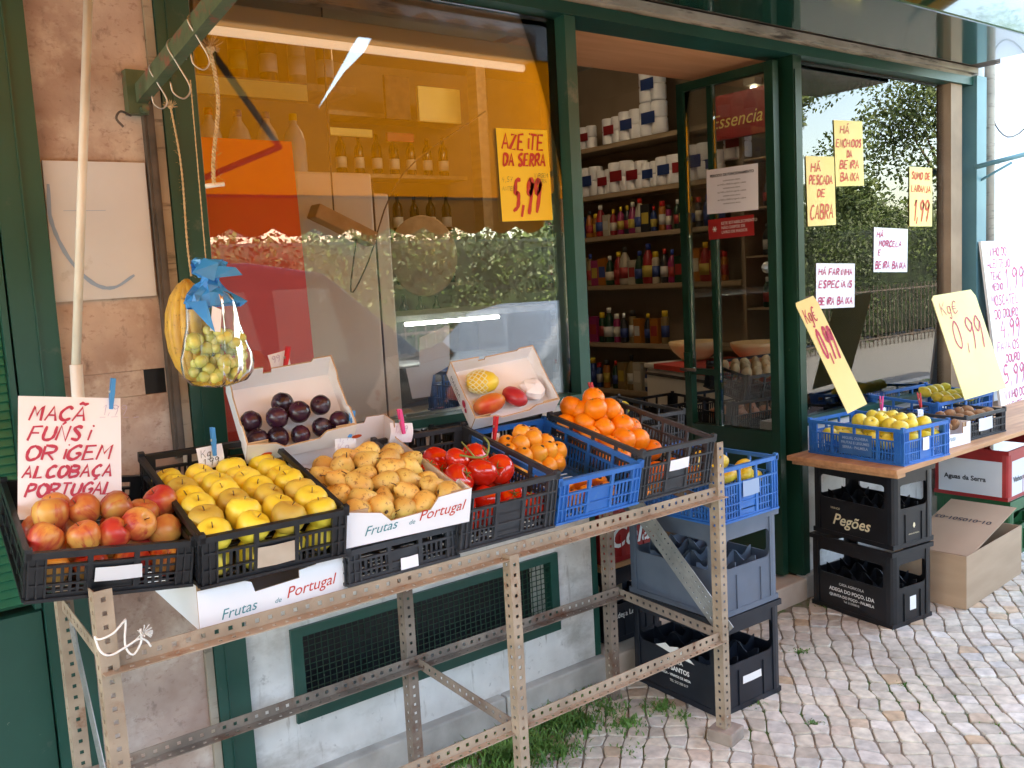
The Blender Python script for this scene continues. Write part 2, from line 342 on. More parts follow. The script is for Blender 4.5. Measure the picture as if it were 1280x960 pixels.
# ------------------------------------------------------------------ handwriting (own stroke letters, 4 x 6 grid)
G = {
'A': '02,26,42|11.2,31.2' }
SF = {
'A': [[(0, 0), (2, 6), (4, 0)], [(.8, 2.2), (3.3, 2.2)]], 'B': [[(0, 0), (.2, 6)], [(.2, 6), (3.2, 5.6), (2.8, 3.6), (.2, 3.2)], [(.2, 3.2), (3.6, 2.6), (3.4, .4), (0, 0)]],
'C': [[(3.8, 5.2), (2.2, 6), (.3, 3.8), (.5, 1), (2.2, 0), (3.9, .9)]], 'D': [[(.2, 0), (.2, 6)], [(.2, 6), (3.2, 5.2), (3.8, 2.8), (2.6, .6), (.2, 0)]],
'E': [[(3.6, 6), (.3, 6), (0, 0), (3.7, 0)], [(.2, 3), (3, 3.2)]], 'F': [[(3.9, 6), (.5, 5.8), (0, 0)], [(.3, 3), (3, 3.2)]],
'G': [[(3.8, 5.2), (2.2, 6), (.3, 3.8), (.5, 1), (2.2, 0), (3.8, 1.2), (3.8, 2.6), (2.2, 2.6)]], 'H': [[(0, 0), (.2, 6)], [(3.8, 0), (3.9, 6)], [(.1, 3), (3.8, 3.2)]],
'I': [[(2, 0), (2, 5)]], 'J': [[(3, 6), (3, 1), (1.6, 0), (.4, .8)]], 'K': [[(.2, 0), (.2, 6)], [(3.8, 6), (.3, 2.8)], [(1.2, 3.6), (3.9, 0)]], 'L': [[(.4, 6), (.2, 0), (3.4, .2)]],
'M': [[(0, 0), (.6, 6), (2, 2.4), (3.6, 6), (4, 0)]], 'N': [[(0, 0), (.4, 6), (3.4, 0), (3.9, 6)]], 'O': [[(2.2, 6), (.4, 4.8), (.2, 1.6), (1.8, 0), (3.6, 1.2), (3.8, 4.4), (2.2, 6)]],
'P': [[(.2, 0), (.3, 6)], [(.3, 6), (3.4, 5.6), (3.2, 3.4), (.3, 2.8)]], 'Q': [[(2.2, 6), (.4, 4.8), (.2, 1.6), (1.8, 0), (3.6, 1.2), (3.8, 4.4), (2.2, 6)], [(2.6, 1.4), (4.2, -.8)]],
'R': [[(.2, 0), (.3, 6)], [(.3, 6), (3.4, 5.6), (3.2, 3.6), (.3, 2.9)], [(1.4, 3), (4, 0)]], 'S': [[(3.6, 5.4), (2, 6), (.6, 4.6), (3.2, 2.2), (2.6, .2), (.2, .6)]],
'T': [[(0, 6), (4, 6)], [(2, 6), (1.8, 0)]], 'U': [[(.2, 6), (.2, 1.4), (1.8, 0), (3.6, 1.4), (3.8, 6)]], 'V': [[(0, 6), (1.8, 0), (4, 6)]], 'X': [[(0, 0), (4, 6)], [(0, 6), (4, 0)]],
'Z': [[(.2, 6), (3.8, 6), (0, 0), (4, .1)]], '0': [[(2, 6), (.4, 4.4), (.4, 1.4), (2, 0), (3.4, 1.6), (3.4, 4.6), (2, 6)]], '1': [[(1, 4.4), (2.4, 6), (2.2, -.6)]],
'2': [[(.4, 4.8), (2, 6), (3.4, 4.6), (.4, 0), (3.8, .1)]], '4': [[(2.2, 6), (.2, 2.2), (3.8, 2.4)], [(3, 4), (2.8, -.6)]], '5': [[(3.8, 6), (1, 5.8), (.8, 3.4), (3, 3.2), (3.2, .8), (.4, 0)]],
'7': [[(.2, 6), (3.8, 6), (1.6, 0)], [(1, 3), (3.4, 3)]], '9': [[(3.4, 5), (1.8, 6), (.4, 4.6), (1.6, 3), (3.4, 4.6), (3.4, 5), (3, 2), (2, -.8)]], ',': [[(1.4, .8), (.8, -1.2)]], '.': [[(1, 0), (1.3, .3)]],
'-': [[(.8, 3), (3.2, 3)]], '€': [[(3.8, 5.2), (2.2, 6), (.6, 3.8), (.8, 1), (2.2, 0), (3.8, .9)], [(0, 3.6), (3, 3.6)], [(0, 2.4), (2.8, 2.4)]], ' ': [],
'~': [], "'": [[(1, 6), (1.4, 7)]]}
def acc(base, extra): return SF[base] + extra
SF['Ã'] = acc('A', [[(.6, 7), (1.6, 7.6), (2.6, 7), (3.8, 7.8)]]); SF['Ç'] = acc('C', [[(2.4, 0), (2.8, -1), (1.8, -1.6)]]); SF['Á'] = acc('A', [[(1.8, 6.8), (3, 8)]])
SF['i'] = [[(2, 0), (2.2, 4.4)], [(2.4, 6), (2.7, 6.4)]]; SF['g'] = [[(3, 3.6), (1, 3.6), (.8, 1), (2.8, 1), (3, 3.6), (2.8, -2), (.8, -1.6)]]; SF['Í'] = acc('I', [[(2, 6), (3, 7.4)]])
def stroke(mb, pts, w, M):
    for i in range(len(pts)-1):
        pass
    P = [Vector((p[0], 0, p[1])) for p in pts]; L = []
    for i, p in enumerate(P):
        t = (P[min(i+1, len(P)-1)]-P[max(i-1, 0)]);
        if t.length < 1e-9: t = Vector((1, 0, 0))
        t.normalize(); n = Vector((-t.z, 0, t.x)); ww = w*(.5 if 0 < i < len(P)-1 else .34)*(1+.16*math.sin(p.x*431+p.z*297))*(.80+.42*abs(t.x*.64-t.z*.77))
        L += [p-n*ww, p+n*ww]
    mb.add([v[:] for v in L], [(2*i, 2*i+2, 2*i+3, 2*i+1) for i in range(len(P)-1)], M)
SMOOTH = set('BCDGJOPQRSU0259gÇ€')
def write(mb, text, x, z, size, w, M=None, slant=.12, sp=5.0, jit=.25, seed=1, gap=None, slope=0, xs=1):
    r = random.Random(seed); k = size/6; cx = x; off = [0]
    for ch in text:
        for s in SF.get(ch, []):
            pts = [((p[0]+r.uniform(-jit, jit))*xs, p[1]+r.uniform(-jit, jit)) for p in s]
            if ch in SMOOTH and len(pts) > 3: pts = [(q.x, q.y) for q in smooth_pts([(a, b, 0) for a, b in pts], 4)]
            off[0] += 1; yo = -.0002*(off[0] % 9)
            MM = (M or Matrix.Identity(4)) @ T(0, yo, 0)
            stroke(mb, [(cx+(a+slant*b)*k, z+b*k+(cx-x)*slope) for a, b in pts], w, MM)
        cx += (sp if ch not in 'Ii1., ' else sp*.62)*k*xs
    return cx
def printed(text, size, name, m, parent, M, shear=0, bold=0, align='LEFT'):   # printed lettering as a flat mesh
    cu = bpy.data.curves.new('lettering', 'FONT'); cu.body = text; cu.size = size; cu.shear = shear; cu.offset = bold; cu.align_x = align; cu.resolution_u = 3
    o = bpy.data.objects.new('tmp', cu); COL.objects.link(o); bpy.context.view_layer.update()
    me = bpy.data.meshes.new_from_object(o.evaluated_get(bpy.context.evaluated_depsgraph_get()))
    bpy.data.objects.remove(o); me.materials.clear(); me.materials.append(MATS[m])
    q = bpy.data.objects.new(name, me); COL.objects.link(q); q.parent = parent; q.matrix_local = M @ RX(90); return q

# ------------------------------------------------------------------ the setting
g = MB(); g.box((-60, -60, -.30), (60, 60, -.16)); g.build('road', 'asphalt', kind='structure')
p = MB(); p.box((-14, -.92, -.159), (24, 8.0, -.0075)); p.build('pavement', 'joint', kind='structure')
k = MB()
for i in range(40): k.bbox((-14+i*.95, -1.07, -.159), (-14+i*.95+.94, -.925, 0), .012)
k.build('kerb', 'ledge', kind='structure')
def cobbles():
    mb = MB(); c = .072; ang = R_(40); ca, sa = math.cos(ang), math.sin(ang); r = random.Random(3)
    NX = 190; x0, y0 = 3.5, .9
    def node(i, j):
        q = random.Random(i*7919+j*104729)
        a = i*c*1.02 + q.uniform(-.012, .012) + .018*math.sin(j*.35+i*.11); b = j*c*.94 + q.uniform(-.012, .012) + .025*math.sin(i*.22)
        return Vector((x0+a*ca-b*sa, y0+a*sa+b*ca, 0))
    for i in range(-NX//2, NX//2):
        for j in range(-NX//2, NX//2):
            q = [node(i, j), node(i+1, j), node(i+1, j+1), node(i, j+1)]; cen = sum(q, Vector())/4
            if not (-1.2 < cen.x < 8.6 and -.88 < cen.y < 2.46): continue
            gap = r.uniform(.90, .965); h = r.uniform(-.003, .003); out = []; tl = (r.uniform(-.03, .03), r.uniform(-.03, .03))
            for e in range(4):
                a, b, d = q[e-1], q[e], q[(e+1) % 4]
                for tt, w in ((a, .17), (None, 0), (d, .17)):
                    if tt is None: out.append(cen+(b*.90+(a+d)*.05-cen)*gap)
                    else: out.append(cen+((b*(1-w)+tt*w)-cen)*gap)
            n = len(out); vs = []
            for (sc_, z) in ((1, -.012), (.985, -.003), (.93, 0)):
                for o in out:
                    d = cen+(o-cen)*sc_; vs.append((d.x, d.y, z+h+(tl[0]*(d.x-cen.x)+tl[1]*(d.y-cen.y) if z > -.01 else 0)))
            vs.append((cen.x, cen.y, h+.0004))
            fs = []
            for L in (0, 1):
                for e in range(n): fs.append((L*n+e, L*n+(e+1) % n, (L+1)*n+(e+1) % n, (L+1)*n+e))
            for e in range(n): fs.append((2*n+e, 2*n+(e+1) % n, 3*n))
            mb.add(vs, fs)
    o = mb.build('cobblestones', 'cobble', kind='structure'); return o
cobbles()
def grass():
    mb = MB(); r = random.Random(5)
    def tuft(x, y, n, s, h):
        for _ in range(n):
            a = r.uniform(0, 6.28); d = abs(r.gauss(0, s)); px, py = x+d*math.cos(a), y+d*math.sin(a)
            if py > 2.475: py = 2.47
            b = r.uniform(0, 6.28); hh = h*r.uniform(.4, 1); w = r.uniform(.002, .0038); l = r.uniform(.3, 1.1)*hh
            c_, s_ = math.cos(b), math.sin(b); z0 = -.01
            mb.add([(px-w*s_, py+w*c_, z0), (px+w*s_, py-w*c_, z0), (px+l*.4*c_+w*s_, py+l*.4*s_-w*c_, z0+hh*.7), (px+l*.4*c_-w*s_, py+l*.4*s_+w*c_, z0+hh*.7), (px+l*c_, py+l*s_, z0+hh)], [(0, 1, 2, 3), (3, 2, 4)])
    for (px, py, n, s, h) in ((690, 905, 900, .06, .05), (660, 935, 900, .07, .05), (630, 950, 600, .06, .06), (720, 905, 420, .05, .04), (780, 905, 200, .05, .03), (760, 885, 160, .05, .03), (825, 885, 200, .035, .03), (735, 870, 260, .05, .04), (850, 895, 90, .03, .025),
        (570, 950, 220, .05, .04), (585, 930, 260, .04, .03), (1035, 760, 120, .025, .02), (1001, 815, 70, .02, .02), (1018, 905, 80, .02, .02), (945, 880, 60, .03, .02), (790, 940, 60, .03, .02), (915, 855, 50, .02, .02), (1240, 905, 40, .03, .015), (1130, 855, 30, .02, .015), (700, 940, 260, .06, .03)):
        g_ = at(px, py, 2, 0); tuft(g_.x, g_.y, n, s, h)
    mb.build('grass', 'grass', kind='stuff', label='short green grass and moss growing between the cobblestones by the shop ledge', cat='grass')
grass()

# ------------------------------------------------------------------ the shop building
shop = root('shop_building', 'ground floor grocery shop with dark green frames, glass front and pink stone pillar', 'shop', T(0, GY, 0))
def sp(name, mb, m, smooth=False, parent=None, **k):      # shop part given in world coordinates
    mb.v = [(x, y-GY, z) for x, y, z in mb.v]; return mb.build(name, m, parent or shop, smooth, **k)
b = MB(); b.box((.53, GY, 0), (.815, GY+.3, 1.296)); b.box((.53, GY, 1.364), (.815, GY+.3, 3.4)); b.box((.53, GY, 1.297), (.729, GY+.3, 1.363)); b.box((.79, GY, 1.297), (.815, GY+.3, 1.363))
sp('stone_pillar', b, 'stone')
b = MB(); b.box((.73, GY+.02, 1.29), (.79, GY+.29, 1.37)); sp('niche_shade', b, 'black_plastic')  # solid black block in the pillar hole, painting the shade inside it
b = MB(); b.box((.816, GY-.012, .0), (.838, GY+.2, 1.16)); b.box((.816, GY-.012, 1.161), (.838, GY+.2, 2.6)); sp('trim_strip', b, 'beige_lintel')
b = MB(); b.box((.84, GY-.02, .10), (.932, GY+.10, 2.46)); b.box((.868, GY-.024, .10), (.872, GY-.018, 2.46)); sp('frame_post', b, 'green_paint')
b = MB(); b.box((2.296, GY-.002, .10), (2.322, GY+.11, 1.09)); b.box((2.266, GY-.02, 1.09), (2.316, GY+.10, 2.461)); sp('frame_post', b, 'green_paint')
b = MB(); b.box((3.60, GY-.02, .10), (3.662, GY+.12, 2.461)); b.box((3.607, GY+.0, .10), (3.622, GY-.026, 2.40)); sp('frame_post', b, 'green_dark')
b = MB(); b.box((.84, GY-.03, 2.462), (5.30, GY+.12, 2.505)); sp('frame_header', b, 'green_paint')
b = MB(); b.box((.2, GY-.022, 2.506), (5.30, GY+.12, 2.56)); b.box((.2, GY-.045, 2.525), (5.25, GY-.023, 2.552)); sp('lintel', b, 'beige_lintel')
b = MB(); b.box((.2, GY-.14, 2.561), (5.30, GY+.12, 2.72)); b.box((.2, GY-.185, 2.553), (5.20, GY-.141, 2.70)); sp('shutter_box', b, 'brown_rust')
b = MB(); b.bbox((-1.5, 1.90, 2.50), (4.86, 2.34, 2.85), .008); sp('sign_box', b, 'green_gloss')
b = MB(); b.box((-3.0, GY, 2.73), (5.32, GY+.3, 3.4)); b.box((-3.0, GY+.001, 0), (.2, GY+.3, 2.73)); sp('upper_wall', b, 'plaster_cream')
b = MB(); b.box((5.02, GY-.01, .10), (5.14, GY+.15, 2.461)); sp('frame_post', b, 'brown_frame'); b = MB(); b.box((5.145, GY+.03, .10), (5.22, GY+.15, 2.461)); sp('frame_post', b, 'dark_metal')
b = MB(); b.box((5.225, GY-.05, .0), (5.335, GY+.15, 2.51)); sp('frame_post', b, 'teal_paint')
# plinth wall with the barred cellar window
WX0, WX1, WZ0, WZ1 = 1.072, 2.12, .258, .55
b = MB(); b.box((.935, GY, .09), (WX0, GY+.25, 1.09)); b.box((WX1, GY, .09), (2.294, GY+.25, 1.09)); b.box((WX0+.0005, GY, .09), (WX1-.0005, GY+.25, WZ0)); b.box((WX0+.0005, GY, WZ1), (WX1-.0005, GY+.25, 1.09))
sp('plinth_wall', b, 'plaster'); b = MB(); b.box((3.664, GY+.002, .09), (5.018, GY+.25, .80)); sp('plinth_wall', b, 'plaster')
b = MB(); b.box((WX0, GY+.16, WZ0), (WX1, GY+.24, WZ1)); sp('cellar_shade', b, 'black_plastic')  # black block behind the mesh, its colour standing in for cellar shade
wf = MB(); fwid = .036
wf.box((WX0, GY-.012, WZ0), (WX0+fwid, GY+.03, WZ1)); wf.box((WX1-fwid, GY-.012, WZ0), (WX1, GY+.03, WZ1)); wf.box((WX0+fwid, GY-.012, WZ0), (WX1-fwid, GY+.03, WZ0+fwid)); wf.box((WX0+fwid, GY-.012, WZ1-fwid*.8), (WX1-fwid, GY+.03, WZ1))
wo = sp('cellar_window', wf, 'green_paint')
wm = MB(); n = 46
for i in range(n+1):
    x = WX0+fwid+(WX1-WX0-2*fwid)*i/n; wm.box((x-.0012, -.0052, WZ0+fwid), (x+.0012, -.0028, WZ1-fwid*.8))
for i in range(13):
    z = WZ0+fwid+(WZ1-WZ0-1.8*fwid)*i/12; wm.box((WX0+fwid, -.0026, z-.0012), (WX1-fwid, -.0004, z+.0012))
wm.build('wire_mesh', 'green_dark', wo)
# ledge and doorstep
b = MB(); b.bbox((.2, 2.49, -.02), (1.83, GY+.02, .10), .008); b.bbox((1.835, 2.49, -.02), (2.32, GY+.02, .10), .008); b.bbox((3.605, 2.49, -.02), (5.4, GY+.02, .10), .008)
b.box((2.32, 2.531, 0), (3.6, 2.60, .085)); sp('ledge', b, 'ledge')
b = MB(); b.bbox((2.323, 2.485, -.02), (3.602, 3.2, .094), .008); sp('doorstep', b, 'stone_sill')
# sills & windows
b = MB(); b.box((.934, GY-.025, 1.091), (2.262, GY+.12, 1.118)); sp('window_sill', b, 'green_paint'); b = MB(); b.box((3.664, GY-.02, .801), (5.018, GY+.12, .83)); sp('window_sill', b, 'green_paint')
b = MB(); b.box((.95, GY+.03, 1.12), (2.262, GY+.036, 2.455)); w1 = sp('shop_window', b, 'window_glass')
b = MB(); b.box((.934, GY+.02-GY, 1.119), (.948, .05, 2.455)); b.build('glazing_bead', 'beige_lintel', w1)
b = MB(); b.box((3.664, GY+.03, .832), (5.018, GY+.036, 2.455)); sp('shop_window', b, 'window_glass')
# roller blind cassette inside first window
b = MB(); b.box((.96, GY+.06, 2.40), (2.255, GY+.10, 2.455)); sp('blind_cassette', b, 'beige_lintel')
# entrance lining
b = MB(); b.box((2.33, GY+.12, 2.463), (3.64, 3.09, 2.49)); sp('entrance_ceiling', b, 'wood_lining')
# door leaf, opened inwards
leaf = MB(); LX = 3.535
def lb(y0, y1, z0, z1, t=.04): leaf.box((LX-t/2, y0, z0), (LX+t/2, y1, z1))
lb(2.555, 2.60, .11, 2.44); lb(3.075, 3.115, .11, 2.44); lb(2.601, 3.074, 2.40, 2.44); lb(2.601, 3.074, .11, .17); lb(2.601, 3.074, .74, .785); lb(2.905, 2.93, .786, 2.399, .036); lb(2.931, 3.074, 1.03, 1.06, .03)
leaf.box((LX-.012, 2.601, .171), (LX+.012, 3.074, .739)); leaf.box((LX-.03, 3.08, 1.02), (LX-.0205, 3.11, 1.14))
lo = sp('door_leaf', leaf, 'green_dark')
b = MB(); b.box((LX-.003, 2.601-GY, .786), (LX+.003, 2.904-GY, 2.399)); b.build('pane', 'leaf_glass', lo); b = MB(); b.box((LX-.003, 2.931-GY, 1.061), (LX+.003, 3.074-GY, 2.399)); b.build('pane', 'leaf_glass', lo)
b = MB(); b.tube([(LX-.03, 3.095-GY, 1.05), (LX-.07, 3.095-GY, 1.06), (LX-.075, 3.0-GY, 1.06)], .008, 8); b.build('handle', 'dark_metal', lo, True)
# interior
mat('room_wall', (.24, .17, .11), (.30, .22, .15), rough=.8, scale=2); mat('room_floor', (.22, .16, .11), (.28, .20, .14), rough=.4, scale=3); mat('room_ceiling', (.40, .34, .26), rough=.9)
b = MB(); b.box((-.6, 2.85, .0), (5.7, 7.0, .085)); sp('room_floor', b, 'room_floor')
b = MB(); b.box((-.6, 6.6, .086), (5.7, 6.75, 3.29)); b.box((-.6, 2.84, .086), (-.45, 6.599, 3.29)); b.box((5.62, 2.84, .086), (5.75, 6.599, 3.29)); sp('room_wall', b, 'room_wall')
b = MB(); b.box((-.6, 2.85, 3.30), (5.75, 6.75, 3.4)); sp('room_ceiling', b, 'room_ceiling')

# left neighbour shutter with louvres and green door frame
lf = root('green_shutter', 'green shutter door with horizontal louvres at the left edge beside the stone pillar', 'shutter', T(0, GY, 0))
b = MB(); b.box((.425, -.035, 0), (.527, .10, 3.0)); b.box((.478, -.040, 0), (.482, -.034, 3.0)); b.build('frame_post', 'green_paint', lf)
b = MB(); b.box((-.9, -.02, 0), (.42, .06, .79)); b.box((.406, -.03, .80), (.42, .05, 3.0)); b.build('panel', 'green_paint', lf)
b = MB()
for i in range(42):
    z = .81+i*.022; b.box((-.5, -.012, 0), (.404, -.004, .024), T(0, 0, z) @ RX(-28))
b.box((-.9, .02, .80), (.405, .04, 3.0)); b.build('louvres', 'green_slat', lf)

# neighbour building on the right
nb = root('neighbour_building', 'white rendered wall of the next building at the right edge', 'building', T(5.42, GY+.05, 0))
b = MB(); b.box((0, 0, 0), (6, .3, 5.2)); b.build('wall', 'neighbour_white', nb)
b = MB(); b.tube([(.06, -.05, 0), (.06, -.05, 4.5)], .028, 12)
for z in (.8, 1.55, 2.05): b.box((.02, -.09, z), (.10, -.001, z+.02))
b.build('drainpipe', 'beige_lintel', nb, True)
b = MB(); b.tube(smooth_pts([(.09, -.02, 2.55), (.2, -.02, 2.28), (.5, -.02, 2.25), (1.1, -.02, 2.6)]), .004, 6); b.build('cable', 'dark_metal', nb, True)
b = MB(); b.tube([at(1219, 209, 1, 2.45)-Vector((5.42, GY+.05, 0)), at(1300, 188, 1, 2.2)-Vector((5.42, GY+.05, 0))], .013, 8); b.tube([at(1221, 228, 1, 2.5)-Vector((5.42, GY+.05, 0)), at(1265, 203, 1, 2.35)-Vector((5.42, GY+.05, 0))], .007, 8); b.build('bracket', 'teal_paint', nb, True)

# ------------------------------------------------------------------ awning
aw = root('awning', 'orange cloth awning with scalloped valance and torn cloth over the shop front', 'awning', T(0, 1.9, 2.6))
AY0, AZ0, AY1, AZ1 = 1.905, 2.66, .35, 2.06; AXL, AXR = -2.2, 4.05
def awz(y): return AZ0+(AZ1-AZ0)*(y-AY0)/(AY1-AY0)
def mirror_on_awning(px, py):
    d = rt*((px-640)/F)-up*((py-480)/F)+fw; gy = GY+.033
    P0 = EYE+d*((gy-0)/d.y); d2 = Vector((d.x, -d.y, d.z)); k = (AZ1-AZ0)/(AY1-AY0)
    t = (AZ0+k*(P0.y-AY0)-P0.z)/(d2.z-k*d2.y); return P0+d2*t
A_ = [mirror_on_awning(*q) for q in ((482, 14), (455, 65), (430, 90), (398, 135))]; B_ = [mirror_on_awning(*q) for q in ((468, 12), (438, 62), (420, 95), (396, 134))]
cl = MB()
tear = [A_[0], A_[1], A_[2], A_[3], B_[2], B_[1], B_[0]]
ys = sorted([p.y for p in tear]); 
def span_at(y):
    xs = []
    for i in range(len(tear)):
        a, b2 = tear[i], tear[(i+1) % len(tear)]
        if (a.y-y)*(b2.y-y) < 0: xs.append(a.x+(b2.x-a.x)*(y-a.y)/(b2.y-a.y))
    return (min(xs), max(xs)) if len(xs) >= 2 else None
NY = 90
rowsy = [AY0+(AY1-AY0)*i/NY for i in range(NY+1)]
def aq(x0, x1, x0b, x1b, ya, yb): cl.add([(x0, ya-1.9, awz(ya)-2.6), (x1, ya-1.9, awz(ya)-2.6), (x1b, yb-1.9, awz(yb)-2.6), (x0b, yb-1.9, awz(yb)-2.6)], [(0, 1, 2, 3)])
for i in range(NY):
    ya, yb = rowsy[i], rowsy[i+1]; sa, sb = span_at(ya), span_at(yb)
    if sa is None and sb is None: aq(AXL, AXR, AXL, AXR, ya, yb); continue
    ma = sa or ((sb[0]+sb[1])/2,)*2; mb_ = sb or ((sa[0]+sa[1])/2,)*2
    aq(AXL, ma[0], AXL, mb_[0], ya, yb); aq(ma[1], AXR, mb_[1], AXR, ya, yb)
cl.build('cloth', 'awning_cloth', aw)
va = MB(); nsc = 26; per = (AXR-AXL)/nsc
for i in range(nsc*8):
    x0 = AXL+i*per/8; x1 = x0+per/8; f = lambda x: AZ1-.17-.045*abs(math.sin(math.pi*(x-AXL)/per))
    va.add([(x0, AY1-1.9, AZ1-2.6), (x1, AY1-1.9, AZ1-2.6), (x1, AY1-1.905, f(x1)-2.6), (x0, AY1-1.905, f(x0)-2.6)], [(0, 1, 2, 3)])
va.build('valance', 'awning_cloth', aw)
b = MB(); b.tube([(AXL, AY1-1.9, AZ1-2.585), (AXR, AY1-1.9, AZ1-2.585)], .022, 10); b.build('front_bar', 'dark_metal', aw, True)
b = MB(); b.tube([(3.8, 0, .02), (3.8, AY1-1.88, AZ1-2.62)], .016, 8); b.tube([(1.1, 0, .02), (1.9, -.9, -.38), (1.5, AY1-1.88, AZ1-2.62)], .016, 8); b.build('arm', 'dark_metal', aw, True)

# old green bracket arm on the pillar, with hooks
A0 = at(176, 118, 1, 2.50); A1 = at(302, -34, 1, 1.78)
arm = root('bracket_arm', 'old green painted metal arm with red rust fixed to the stone pillar', 'bracket', T(*A0))
d = (A1-A0); L = d.length; q = d.to_track_quat('X', 'Z').to_matrix().to_4x4()
b = MB(); b.box((0, -.014, -.023), (L, .014, .023), q); b.build('bar', 'arm_paint', arm)
b = MB(); b.box((-.035, -.005, -.05), (.015, .028, .06)); b.tube([(0, -.01, -.04), (0, -.03, -.04)], .01, 8); b.build('wall_plate', 'arm_paint', arm)
b = MB(); b.tube(smooth_pts([(-.03, .0, -.055), (-.06, -.02, -.05), (-.075, -.03, -.07), (-.06, -.03, -.09)]), .003, 6); b.build('hook', 'dark_metal', arm, True)
ch = MB(); c0 = at(183, 125, 1, 2.515); c1 = at(226, 552, 1, 2.515)
ch.box((.786, 2.505, 1.12), (.812, 2.529, 2.05)); ch.box((.793, 2.50, 1.12), (.805, 2.5045, 2.05))
ch.v = [(x, y-GY, z) for x, y, z in ch.v]; ch.build('guide_rail', 'dark_metal', shop)
for (py0, hx, nm) in ((62, 214, 0), (40, 240, 1), (22, 262, 2)): pass
def s_hook(px, py, t, s, label):
    P = A0+(A1-A0)*t; P = Vector((P.x, P.y-.002, P.z+.022)); h = MB()
    pts = [(.015, .012, -.03), (.018, .012, -.005), (0, 0, .006), (-.016, -.016, -.01), (0, -.016, -.045), (.018, -.016, -.085), (.006, -.016, -.105), (-.012, -.016, -.095), (-.016, -.016, -.075)]
    pts = [(a*s, bb, c*s) for a, bb, c in pts]
    h.tube(smooth_pts(pts, 5), .0022, 6); o = h.build('hook', 'steel', M=T(*P) @ RZ(-20), smooth=True, label=label, cat='hook', group='wire hooks on the bracket arm'); return P
H1 = s_hook(0, 0, .20, 1.0, 'bent wire hook nearest the pillar, holding a frayed twine knot')
H2 = s_hook(0, 0, .42, 1.25, 'open s-shaped wire hook in the middle of the green arm')
H3 = s_hook(0, 0, .62, 1.1, 'wire hook furthest along the green arm, holding thick knotted rope')
def rope(P, Q, r, label, wob=.006, tuft=True, toggle=False):
    o = root('rope', label, 'rope', T(*P)); mb = MB(); rr = random.Random(label); n = 26; pa = []; pb = []
    for i in range(n*3+1):
        t = i/(n*3); c = (Q-P)*t + Vector((math.sin(t*5)*wob, 0, 0)); a = t*110
        pa.append(c+Vector((math.cos(a), math.sin(a), 0))*r*.6); pb.append(c-Vector((math.cos(a), math.sin(a), 0))*r*.6)
    mb.tube(pa, r*.75, 5); mb.tube(pb, r*.75, 5)
    for _ in range(46):
        t = rr.random(); c = (Q-P)*t; v = Vector((rr.uniform(-1, 1), rr.uniform(-1, 1), rr.uniform(-.6, .6))).normalized()*r*rr.uniform(2, 5)
        mb.tube([c, c+v], .0003, 3)
    mb.build('strand', 'rope', o)
    if tuft:
        k = MB()
        for _ in range(70):
            v = Vector((rr.gauss(0, 1), rr.gauss(0, .6), abs(rr.gauss(0, 1)))).normalized()*r*rr.uniform(3, 9); k.tube([(0, 0, 0), v*.5, v], .0007, 3)
        k.lathe([(0, -r*3), (r*2.6, -r), (r*3, r), (0, r*3)], 8); k.build('knot', 'rope', o)
    if toggle:
        k = MB(); k.tube([(-.032, 0, 0), (.012, 0, .006)], .0055, 10, M=T(*(Q-P))); k.build('toggle', 'white_plastic', o, True)
    return o
rope(H1+Vector((.02, -.016, -.10)), at(242, 345, 1, 2.28), .0022, 'thin jute twine hanging from the first hook down to the bananas')
rope(at(262, 62, 1, 2.16), at(274, 233, 1, 2.16), .0042, 'thick frayed rope ending in a white toggle in front of the red panel', wob=.012, toggle=True)
rope(at(238, 100, 1, 2.24), at(258, 333, 1, 2.24), .0013, 'thin pale string tied to the blue knot of the fruit bag', wob=0, tuft=False)

# ------------------------------------------------------------------ wall things
b = MB(); b.slab([(0, 0), (.247, .004), (.249, .349), (.004, .347)], .006); o = b.build('wall_board', 'board_white', M=T(.532, 2.519, 1.553), label='white board with a blue painted arc fixed to the stone pillar', cat='board')
b = MB(); pts = smooth_pts([(.012, 0, .29), (.01, 0, .20), (.04, 0, .11), (.09, 0, .045), (.14, 0, .03), (.195, 0, .06)], 6)
stroke(b, [(p.x, p.z) for p in pts], .008, T(0, -.0012, 0)); stroke(b, [(.04, .225), (.14, .226)], .0015, T(0, -.0014, 0)); b.build('painted_arc', 'ink_bluegrey', o)
b = MB(); P0 = at(111, -20, 1, 2.42); P1 = at(95, 456, 1, 2.42); P2 = at(94, 520, 1, 2.42)
o = root('pole', 'thin white pole leaning upright in front of the stone pillar', 'pole', T(*P2)); b.tube([P1-P2, P0-P2], .0105, 12); b.build('shaft', 'pole_white', o, True)
b = MB(); b.tube([(0, 0, -.25), P1-P2], .0145, 12); b.build('sleeve', 'white_plastic', o, True)
b = MB(); b.bbox((.80, 2.44, 1.0), (.90, 2.50, 1.135), .004); b.build('socket_box', 'beige_lintel', shop, M=T(0, -GY, 0))

